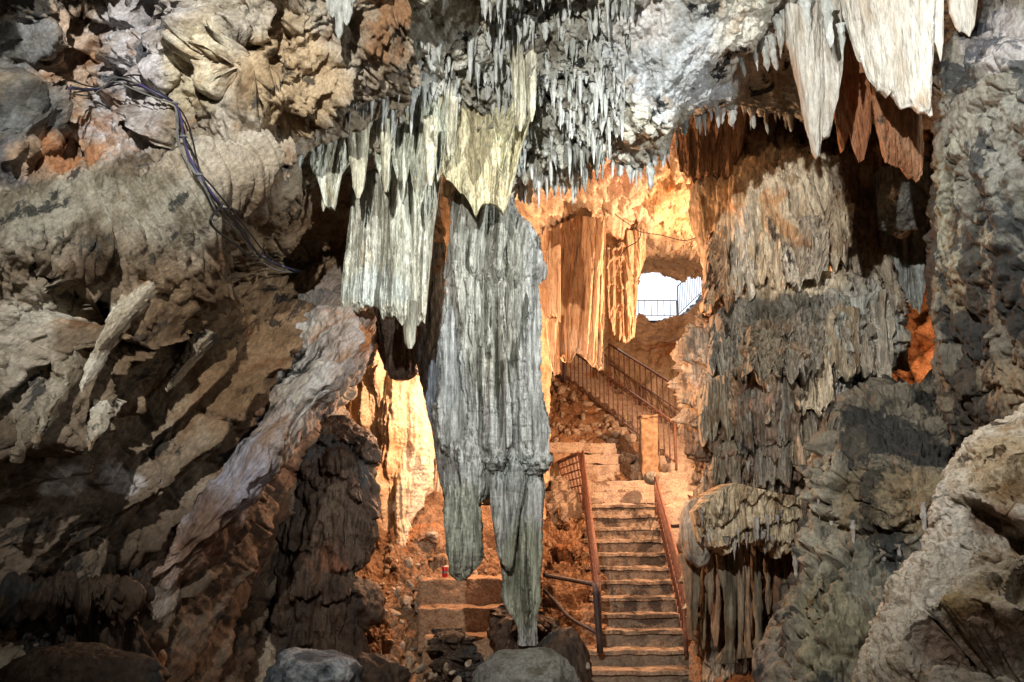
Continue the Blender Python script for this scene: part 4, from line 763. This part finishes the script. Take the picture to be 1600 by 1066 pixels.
# rubble slope below the upper flight
netS = [[(830, 560, 20.5), (865, 575, 20.2), (900, 600, 19.6), (960, 650, 18.5), (1010, 700, 17.3), (1060, 745, 16.6)],
        [(830, 600, 19.4), (865, 610, 19.2), (900, 630, 18.8), (955, 672, 17.9), (1000, 716, 17.0), (1040, 748, 16.5)],
        [(830, 650, 18.2), (865, 655, 18.1), (905, 668, 17.9), (950, 692, 17.4), (990, 728, 16.9), (1020, 752, 16.4)],
        [(830, 700, 17.0), (865, 702, 17.0), (905, 704, 17.0), (945, 712, 16.9), (975, 738, 16.7), (1000, 760, 16.4)],
        [(830, 790, 16.8), (865, 790, 16.8), (905, 790, 16.8), (945, 790, 16.7), (975, 790, 16.6), (1000, 790, 16.4)]]
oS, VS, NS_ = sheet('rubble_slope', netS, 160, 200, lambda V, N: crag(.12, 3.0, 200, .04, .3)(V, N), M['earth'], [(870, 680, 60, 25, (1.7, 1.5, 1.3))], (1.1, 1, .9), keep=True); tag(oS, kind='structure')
protos = []
for k in range(6):
    V, Fc = ico(2); D = V.copy(); r_ = np.random.RandomState(300+k)
    for q in range(9):
        g_ = r_.normal(size=3); g_ /= np.linalg.norm(g_); h = .55+.3*r_.rand(); dd = D@g_-h; D = D-np.where(dd > 0, dd, 0)[:, None]*g_
    D = D*np.array([1, .8, .6])*(1+.1*r_.rand(3)); me = mesh('loose_stone', D, Fc, M['rubble'], smooth=False, origin=(0, 0, 0)); protos.append(me)
def put(proto, loc, scale, rot, label, cat, group, name=None):
    o = proto.copy(); COL.objects.link(o); o.location = loc; o.scale = scale; o.rotation_euler = rot
    for k in list(o.keys()):
        if k == '_o': del o[k]
    return tag(o, label, cat, group)
rr = random.Random(11)
for k in range(90):
    i, j = rr.randrange(20, 120), rr.randrange(20, 185)
    p = VS[i, j]+NS_[i, j]*.03; s = rr.choice([.05, .07, .1, .14])
    put(protos[k % 6], p, (s, s, s), (rr.random()*6, rr.random()*6, rr.random()*6), 'broken stone lying in the rubble slope under the upper stairs', 'stone', 'rubble stones under the upper stairs')
for k in range(26):
    x = rr.uniform(P(920, 770, 15.3)[0], P(1010, 770, 15.3)[0]); y, z = rr.choice([(15.32, z1+.03), (15.7, z1+.25)]); s = rr.uniform(.02, .045)
    put(protos[k % 6], (x, y+rr.uniform(-.08, .08), z), (s, s, s), (rr.random()*6, rr.random()*6, rr.random()*6), 'small pebble lying on the block steps of the landing', 'stone', 'pebbles on the landing steps')

# banks either side of the lower stairs
netG = [[(800, 775, 15.6), (850, 786, 15.3), (890, 795, 15.0), (912, 800, 15.1), (925, 800, 15.6)],
        [(800, 830, 14.6), (850, 830, 14.2), (890, 835, 14.0), (914, 838, 14.2), (930, 838, 14.8)],
        [(800, 880, 13.6), (850, 880, 13.2), (890, 885, 13.1), (920, 888, 13.3), (938, 888, 14)],
        [(800, 930, 12.8), (850, 925, 12.4), (890, 930, 12.3), (926, 930, 12.5), (945, 930, 13)],
        [(800, 1000, 11.9), (850, 1000, 11.8), (890, 1000, 11.7), (934, 1000, 11.7), (950, 1000, 12)],
        [(800, 1120, 11), (850, 1120, 11), (890, 1120, 11), (936, 1120, 11), (950, 1120, 11.4)]]
o = sheet('earth_bank', netG, 260, 180, crag(.22, 1.8, 210, .04, .4), M['earth'], [(870, 850, 50, 60, (1.5, .95, .6)), (880, 990, 60, 50, (.5, .5, .5))], (1.2, .95, .75), pits=[(870, 800, 34, 6, .5, 0), (888, 868, 18, 16, .5, -20)]); tag(o, kind='structure')
netH = [[(1062, 760, 16.6), (1072, 772, 15.6), (1084, 775, 14.9), (1100, 780, 13.5), (1150, 780, 13)],
        [(1066, 830, 15.6), (1078, 830, 14.8), (1090, 830, 13.9), (1100, 830, 12.6), (1150, 830, 12)],
        [(1080, 900, 13.8), (1090, 900, 13.2), (1100, 900, 12.5), (1110, 900, 11.7), (1150, 900, 11.4)],
        [(1090, 960, 12.5), (1098, 960, 12.0), (1108, 960, 11.7), (1120, 960, 11), (1160, 960, 10.8)],
        [(1080, 1015, 11.0), (1090, 1015, 10.8), (1110, 1015, 10.6), (1140, 1020, 10.3), (1240, 1030, 9.8)],
        [(1080, 1180, 9.6), (1090, 1180, 9.4), (1110, 1180, 9.2), (1140, 1180, 9.0), (1240, 1180, 8.6)]]
o = sheet('earth_bank', netH, 260, 180, crag(.07, 2.2, 215, .02, .3), M['earth'], [(1080, 960, 50, 70, (.45, .4, .4))], (1.1, .95, .8)); tag(o, kind='structure')
# block steps at the left under the fluted column
root = empty('block_steps', P(735, 965, 10.2), 'three long low brown block steps in the earth bank below the fluted column', 'steps')
a = P(664, 906, 10.5); b_ = P(815, 906, 10.5)
for q, (uu, vv, yy) in enumerate([(655, 906, 10.5), (668, 950, 10.1), (690, 995, 9.75)]):
    e = P(uu, vv, yy); x1 = P(820, vv, yy)[0]; box('step', e[0]-.1*q, x1, yy, yy+1.0, e[2]-.5, e[2], M['earthstep'], root, rough=.045, sub=22, seed=31+q)
root = empty('drink_can', P(695, 907, 10.7)+[0, 0, 0], 'small red and white drink can standing on the brown block step', 'can')
c = P(695, 905, 10.62); c[2] = a[2]+.02
def lathe(name, prof, c, mat, root, n=24):
    th = np.linspace(0, 2*np.pi, n, endpoint=False); V = np.stack([np.stack([c[0]+r*np.cos(th), c[1]+r*np.sin(th), c[2]+z+0*th], -1) for r, z in prof])
    Fc = [tuple(x) for x in gridF(len(prof), n, True)]; return mesh(name, V, Fc, mat, root)
lathe('body', [(.0, 0), (.03, 0), (.035, .01), (.035, .105), (.03, .12)], c, M['red'], root); lathe('lid', [(.03, .12), (.027, .122), (.0, .117)], c, M['tin'], root); lathe('stripe', [(.0353, .045), (.0353, .07)], c, M['tin'], root)

uE, vE = UV(VE); ix = np.argwhere((uE > 590) & (uE < 800) & (vE > 830) & (vE < 1075))
for i, j in ix[RNG.choice(len(ix), 110, replace=False)]:
    s = rr.choice([.02, .03, .04, .06, .09]); put(protos[rr.randrange(6)], VE[i, j]+np.array([0, -.02, .01]), (s, s, s*.8), (rr.random()*6, rr.random()*6, rr.random()*6), 'loose brown stone scattered over the earth bank left of the block steps', 'stone', 'loose stones on the earth bank')
for k in range(40):
    u, v = rr.uniform(440, 930), rr.uniform(1035, 1075); s = rr.uniform(.02, .07); put(protos[k % 6], P(u, v, 6.9+rr.random()*.5), (s, s, s*.8), (rr.random()*6, rr.random()*6, rr.random()*6), 'grey brown stone lying between the boulders at the bottom edge', 'stone', 'stones between the bottom boulders')
# fenced path at the daylight opening
o = mesh('path', np.stack(np.meshgrid(np.linspace(1.5, 9, 60), np.linspace(23.05, 38, 60))+[np.zeros((60, 60))], -1)+[0, 0, P(1020, 499, 23)[2]-.02], gridF(60, 60)[:, ::-1], M['rubble']); tag(o, kind='structure')
root = empty('gate_fence', P(990, 499, 23.2), 'dark iron bar fence crossing the bright daylight opening', 'fence')
zf = P(1020, 498, 23.2)[2]
rail_run(root, [P(968, 498, 23.2)[0], 23.2, zf], [P(1058, 498, 23.2)[0], 23.2, zf], .50, 9, M['grey_iron'], .014, .009)
fA = P(1060, 496, 23.1); fB = P(1102, 456, 22.6)
root = empty('ramp_fence', fA, 'close barred white lit fence climbing right beside the daylight opening', 'fence')
rail_run(root, fA, fB, .85, 16, M['tin'], .014, .008)
o = sheet('outer_slope', [[(1056, 498, 24), (1080, 478, 24), (1110, 448, 24.5), (1150, 430, 25)], [(1056, 504, 22.9), (1080, 494, 22.8), (1110, 474, 22.6), (1150, 464, 22.4)], [(1056, 525, 22.4), (1080, 525, 22.3), (1110, 525, 22), (1150, 525, 22)]], 60, 80, crag(.1, 3, 220, .03), M['warm'], [], (1, .95, .9)); tag(o, kind='structure')

# ================================================================== FOREGROUND ROCKS
o = rock('boulder', 822, 1074, 6.0, 80, 54, M['slate'], 12, 5, .16, ry=.4); tag(o, 'smooth grey green boulder at the bottom edge below the fluted column', 'boulder', 'boulders')
o = rock('boulder', 490, 1072, 6.4, 74, 58, M['bluerock'], 15, 5, .25, ry=.4); tag(o, 'bluish white topped boulder at the bottom edge left of the dark stump', 'boulder', 'boulders')
o = rock('boulder', 580, 1066, 6.6, 58, 40, M['darkrock'], 17, 5, .25, ry=.3); tag(o, 'low dark boulder between the bluish boulder and the dark stump', 'boulder', 'boulders')
o = loft('rock_stump', [(985, 672, 728, 7.8), (1000, 660, 745, 7.6), (1040, 664, 738, 7.6), (1120, 655, 730, 7.5)], 160, 160, M['darkrock'], crag(.16, 3, 230, .04, .3), .8); tag(o, 'dark squat rock stump standing left of the grey green boulder', 'rock stump')
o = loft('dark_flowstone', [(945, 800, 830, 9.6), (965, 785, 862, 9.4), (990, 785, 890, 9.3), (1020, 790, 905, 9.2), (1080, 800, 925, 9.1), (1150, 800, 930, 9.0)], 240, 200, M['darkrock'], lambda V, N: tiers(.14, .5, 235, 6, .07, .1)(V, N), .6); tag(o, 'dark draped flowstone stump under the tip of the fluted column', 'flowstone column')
for k, (u, v, Y, ru, rv, ma, lb) in enumerate([(560, 945, 9.0, 40, 40, 'darkrock', 'tall dark rock against the foot of the dark flowstone'), (880, 1040, 8.2, 45, 50, 'darkrock', 'dark rock right of the grey green boulder by the stairs'), (1240, 1050, 7.6, 55, 60, 'rwall', 'grey brown rock at the foot of the flowstone mound beside the pipes'), (120, 1060, 5.0, 120, 50, 'darkrock', 'dark rock at the bottom edge in the left corner')]):
    o = rock('boulder', u, v, Y, ru, rv, M[ma], 70+k, 5, .25); tag(o, lb, 'boulder', 'boulders')

# ================================================================== SMALL STALACTITES
STP = []
for k in range(7):
    r_ = np.random.RandomState(500+k); n_, m_ = 9, 12; t = np.linspace(0, 1, m_)
    rad = (1-t)**(.35+.8*r_.rand())*(1+.2*r_.normal(size=m_))+.03; rad[0] = 1.25; rad[-1] = .02
    cx = np.cumsum(r_.normal(size=m_))*.06; th = np.linspace(0, 2*np.pi, n_, endpoint=False)
    V = np.stack([cx[:, None]+rad[:, None]*np.cos(th)*(1+.25*np.sin(th*3+k)), rad[:, None]*np.sin(th)+0*cx[:, None], .12-(t*1.12)[:, None]+0*th], -1)
    STP.append(mesh('small_stalactite', V, [tuple(x) for x in gridF(m_, n_, True)], M['stal'], origin=(0, 0, 0)))
cnt = [0]
def stal(p, r, l, label, group):
    cnt[0] += 1
    put(STP[cnt[0] % 7], p, (r, r, l), (rr.uniform(-.06, .06), rr.uniform(-.06, .06), rr.random()*6.3), label, 'stalactite', group)
uC, vC = UV(VC); vis = (NC[..., 2] < .3)
def field(n, cond, r0, r1, l0, l1, label, group):
    idx = np.argwhere(cond & (VC[..., 1] < 9.2)); 
    for i, j in idx[RNG.choice(len(idx), n, replace=False)]:
        r = rr.uniform(r0, r1); stal(VC[i, j]+np.array([0, 0, .02]), r, rr.uniform(l0, l1)*(.6+r/r1*.6), label, group)
poly = (uC > 735-.25*(vC-60)*(vC < 60)) & (uC < 990-.1*vC) & (vC > -40) & (vC < 285) & (uC > 700+.42*(vC-100)*(vC > 100)+30)
field(175, poly, .015, .05, .05, .24, 'small pale stalactite in the dense dark field above the fluted column', 'small stalactites in the dark field')
field(38, (uC > 400) & (uC < 700) & (vC > 90) & (vC < 240), .02, .05, .10, .28, 'small pale stalactite on the tan ceiling above the hanging curtains', 'small stalactites above the curtains')
field(16, (uC > 640) & (uC < 740) & (vC > -20) & (vC < 120), .02, .04, .10, .22, 'small pale stalactite at the top of the ceiling above the curtains', 'small stalactites at the top')
def stuff_drips(n, cond):
    idx = np.argwhere(cond & (VC[..., 1] < 9.2)); idx = idx[RNG.choice(len(idx), n, replace=False)]
    th = np.linspace(0, 2*np.pi, 6, endpoint=False); t = np.array([-.15, .1, .45, .75, 1.]); rd = np.array([1.5, 1.0, .75, .45, .05]); Vs, Fs = [], []
    g0 = gridF(5, 6, True)
    for q, (i, j) in enumerate(idx):
        r = rr.uniform(.008, .03); l = (.03+min(.3, rr.expovariate(13)))*(.6+r*25); f_ = rd*r*RNG.uniform(.8, 1.25, 5); f_[-1] = r*.05; ph = rr.random()
        Vs.append(VC[i, j]+np.stack([f_[:, None]*np.cos(th+ph), f_[:, None]*np.sin(th+ph), -(t*l)[:, None]+0*th], -1).reshape(-1, 3)); Fs.append(g0+q*30)
    o = mesh('ceiling_drips', np.concatenate(Vs), np.concatenate(Fs), M['stal']); return tag(o, 'countless tiny white drips over the dark part of the ceiling', 'dripstone', kind='stuff')
stuff_drips(1000, (n3(VC*2.2, 77) > -.12) & poly | ((uC > 420) & (uC < 720) & (vC > 100) & (vC < 235)))
# fringe of the pale ceiling slab: follow the lowest rim of the ceiling sheet
def rim(u0, u1, n, r0, r1, l0, l1, label, group):
    for k in range(n):
        u = u0+(u1-u0)*(k+rr.random()*.7)/n
        m_ = (np.abs(uC-u) < 4) & (VC[..., 1] < 9.3) & (vC > -40)
        if not m_.any(): continue
        q = VC[m_]; p = q[np.argmax(vC[m_])]; stal(p+np.array([0, .0, .03]), rr.uniform(r0, r1), rr.uniform(l0, l1), label, group)
rim(800, 1000, 22, .015, .05, .08, .26, 'small stalactite along the lower ceiling rim over the orange chamber', 'stalactites on the ceiling rim')
rim(1000, 1240, 30, .015, .05, .08, .28, 'white stalactite along the bright ceiling slab rim left of the white shields', 'stalactites on the bright slab')
for k, (u, v, Y, r, l) in enumerate([(1195, 70, 7.4, .05, .35), (1207, 78, 7.3, .04, .3), (1180, 92, 7.5, .035, .22), (1216, 50, 7.2, .06, .35), (1228, 40, 7.1, .05, .3), (1240, 20, 7.0, .05, .3), (1256, 10, 6.9, .06, .35), (1160, 105, 7.7, .03, .2), (1290, 20, 6.7, .05, .4), (1314, 60, 6.7, .035, .3), (1372, 10, 6.5, .06, .4), (1396, -5, 6.5, .05, .35), (965, 205, 8.0, .05, .22), (545, 0, 6.1, .06, .3), (532, 10, 6.1, .05, .35), (520, -5, 6.1, .06, .25)]):
    stal(P(u, v-15, Y), r, l, 'white stalactite near the top edge beside the white shields' if u > 1000 else 'pale stalactite hanging at the top edge of the ceiling', 'large white stalactites' if u > 1000 else 'pale stalactites at the top edge')
# stalactites framing the hanging cluster
for k, (u, a, b_, wd, Y, ma, lb) in enumerate([
    (559, 178, 310, 14, 7.45, 'pale', 'thick blunt stalactite right of the pale pointed curtain blade'),
    (706, 150, 244, 8, 7.8, 'pale', 'narrow yellowish stalactite at the left edge of the cream curtain'),
    (812, 60, 205, 13, 7.5, 'pale', 'thick rounded pale stalactite above the cream curtain, left of a pair'),
    (830, 60, 190, 9, 7.5, 'pale', 'slimmer rounded pale stalactite above the cream curtain, right of a pair'),
    (602, 185, 300, 9, 7.5, 'pale', 'slim pale stalactite hanging before the left part of the ribbed curtain'),
    (672, 180, 290, 10, 7.5, 'pale', 'slim pale stalactite hanging before the right part of the ribbed curtain'),
    (640, 470, 545, 9, 8.0, 'grey', 'broken stone tip below the ragged edge of the broad grey curtain'),
    (505, 270, 330, 6, 7.9, 'pale', 'thin stalactite in the dark hollow left of the broad curtain')]):
    o = loft('stalactite', [(a, u-wd*1.15, u+wd*1.15, Y), ((a+b_)/2, u-wd*.95, u+wd*.95, Y), (a+(b_-a)*.85, u-wd*.7, u+wd*.7, Y), (b_, u-wd*.2, u+wd*.2, Y)], 48, 130, M[ma], flute(.03, 7, .4, 240+k, .03, .008, 18), .9, spots=[], base=(1.05, 1.0, .85)); tag(o, lb, 'stalactite', 'larger single stalactites')
for k in range(26):
    u = 484+k*8.9+rng.uniform(-4, 4); a = np.interp(u, [480, 560, 640, 720], [165, 135, 112, 100]); L_ = rng.uniform(50, 150)*(.7 if u < 570 else 1.); wd = rng.uniform(4.5, 9.5); Y = 7.72+.25*rng.random()
    o = loft('stalactite', [(a, u-wd*1.8, u+wd*1.8, Y), (a+L_*.25, u-wd, u+wd, Y), (a+L_*.6, u-wd*.85, u+wd*.9, Y), (a+L_*.88, u-wd*.5, u+wd*.5, Y), (a+L_, u-wd*.12, u+wd*.12, Y)], 36, 110, M['pale'], flute(.035, 7, .5, 260+k, .04, .01, 18), .9, spots=[], base=[(1.0, .97, .88), (.85, .86, .82), (1.05, .95, .75)][k % 3])
    tag(o, 'medium pale ribbed stalactite in the row at the root of the hanging curtains', 'stalactite', 'stalactites at the root of the curtains')
o = loft('hanging_rock', [(480, 590, 655, 9.2), (530, 590, 655, 9.2), (575, 600, 640, 9.2), (592, 610, 632, 9.2)], 120, 160, M['darkrock'], flute(.08, 4, .3, 250, .06, .01, 12), .6); tag(o, 'blunt black rock tip hanging under the broad grey curtain', 'hanging rock')

# ================================================================== CABLES ON THE LEFT WALL
UVL = UV(VL)
def onwall(u, v, off=.07):
    uu, vv = UVL; d = (uu-u)**2+(vv-v)**2; m_ = d < 144; q = VL[m_] if m_.any() else VL[np.unravel_index(np.argmin(d), d.shape)][None]
    k_ = q[np.argmin(np.linalg.norm(q-EYE, axis=1))]; p = P(u, v, k_[1]); dr = (EYE-p)/np.linalg.norm(EYE-p); return p+dr*off
path = [(108, 138), (140, 142), (170, 138), (184, 118), (215, 130), (245, 148), (279, 158), (283, 185), (286, 215), (292, 240), (310, 275), (332, 302), (345, 322), (372, 350), (388, 380), (405, 402), (440, 418), (470, 424)]
root = empty('cable_bundle', onwall(283, 185), 'violet hose and grey cables tied together and clipped across the upper left wall', 'cables')
base = np.array([onwall(u, v, .07) for u, v in path])
k3 = np.array([.25, .5, .25]); base[1:-1] = base[:-2]*.2+base[1:-1]*.6+base[2:]*.2
tube('hose', base, .010, M['cableP'], root, world=True, m=140)
for q, (dx, dz, ma, wob) in enumerate([(-.03, .01, 'cableG', .012), (-.02, -.03, 'cableG', .02), (.02, -.02, 'cableB', .02), (.025, .025, 'cableB', .03)]):
    j = np.array([[dx+wob*math.sin(i*1.3+q), 0, dz+wob*math.cos(i*1.7+q*2)] for i in range(len(path))]); tube('cable', base+j, .006, M[ma], root, world=True, m=140, n=6)
for i in (2, 4, 6, 8, 10, 12, 15, 16):
    p = base[i]; V, Fc = ico(2); mesh('cable_clip', p+V*np.array([.03, .025, .012]), Fc, M['cableG'], root)
pts = [onwall(345, 322, .1), onwall(330, 350, .12), onwall(372, 385, .15), onwall(400, 410, .1)]
o = tube('loose_cable', pts, .010, M['cableB'], world=True, m=50); tag(o, 'thin black cable looping loose beside the bundle at the dark hollow', 'cable')
o = tube('loose_cable', [onwall(360, 325, .2), P(392, 345, 7.2), P(410, 385, 7.6), onwall(415, 405, .1)], .010, M['cableB'], world=True, m=50); tag(o, 'thin black cable hanging in a wide arc right of the cable bundle', 'cable')
o = tube('chamber_cable', [(955, 330, 14.2), (970, 342, 14), (985, 352, 14.1), (1000, 362, 14.3), (1035, 368, 14.3), (1070, 376, 14), (1100, 366, 13.4)], .007, M['cableB']); tag(o, 'thin dark cable strung across the orange chamber wall above the opening', 'cable')
o = tube('chamber_cable', [(1002, 355, 14.1), (998, 375, 14.2), (978, 388, 14.4), (970, 400, 14.6)], .009, M['cableB']); tag(o, 'short dark cable drooping down beside the stubby orange curtain', 'cable')
# thin calcite blades hanging from the diagonal ridges of the left wall
BL = [(238, 438, 150, 560, 9, 'longest pale slanting stone blade below the left ledge'), (205, 470, 130, 610, 6, 'slanting pale blade just right of the jagged ledge edge'),
      (120, 545, 75, 655, 8, 'whitish blade hanging from the jagged ledge near the left edge'), (60, 640, 28, 720, 6, 'short pale blade at the far left below the ledge'),
      (175, 620, 138, 700, 6, 'lower brown grey blade on the left wall'), (330, 520, 262, 610, 6, 'dim slanting blade above the rock buttress'), (90, 610, 52, 700, 5, 'narrow blade between two whitish blades near the left edge')]
for k, (a, b_, c_, d_, wd, lb) in enumerate(BL):
    Ya = onwall(a, b_, .02)[1]; Yb = onwall(c_, d_, .22)[1]
    o = drape('dripstone_fin', [(a-wd*2, b_-4), (a+wd*2, b_+4)], [(c_-wd*.7, d_-8), (c_, d_), (c_+wd*.6, d_-14)], Ya+.2, M['left'], t0=.30, t1=.05, fold=.08, ff=6, n=60, m=110, lean=Ya+.2-Yb+.05, disp=crag(.05, 4, 460+k, .015, .3), seed=40+k, spots=[], base=[(.95, .9, .8), (1.5, 1.5, 1.45)][k in (1, 4)]); tag(o, lb, 'stone blade', 'stone blades on the left wall')
# drips under the tiers of the flowstone
def surf(o):
    n = len(o.data.vertices); V = np.empty(n*3, np.float32); o.data.vertices.foreach_get('co', V); N = np.empty(n*3, np.float32); o.data.vertices.foreach_get('normal', N)
    return V.reshape(-1, 3)+np.array(o.location), N.reshape(-1, 3)
dm = [p_.data.copy() for p_ in STP]
for d_ in dm: d_.materials[0] = M['flowplain']; d_.name = 'flowstone_drip'
def drips(nm, n, box_, label, group, l0=.06, l1=.22):
    o = [x for x in bpy.data.objects if x.name == nm][0]; V, N = surf(o); u, v = UV(V); s_ = N[:, 2].copy()
    if ((EYE-V)*N).sum(1).mean() < 0: s_ = -s_
    m = np.argwhere((s_ < -.35) & (u > box_[0]) & (u < box_[1]) & (v > box_[2]) & (v < box_[3]))[:, 0]
    for i in RNG.choice(m, min(n, len(m)), replace=False):
        c = bpy.data.objects.new('flowstone_drip', dm[rr.randrange(7)]); COL.objects.link(c); r = rr.uniform(.012, .032)
        c.location = V[i]+np.array([0, -.01, .03]); c.scale = (r, r, rr.uniform(l0, l1)); c.rotation_euler = (0, 0, rr.random()*6); tag(c, label, 'dripstone', group)
drips('flowstone_column', 130, (1095, 1385, 460, 790), 'small grey brown drip hanging from a tier of the layered flowstone column', 'drips on the flowstone column')
drips('flowstone_shelf', 50, (1070, 1260, 800, 900), 'small tan drip hanging from the fringe of the flowstone shelf', 'drips on the flowstone shelf')
drips('flowstone_mound', 30, (1240, 1500, 640, 1000), 'small dark drip under a fold of the flowstone mound', 'drips on the flowstone mound')
for o in protos+STP: bpy.data.objects.remove(o)
clean()
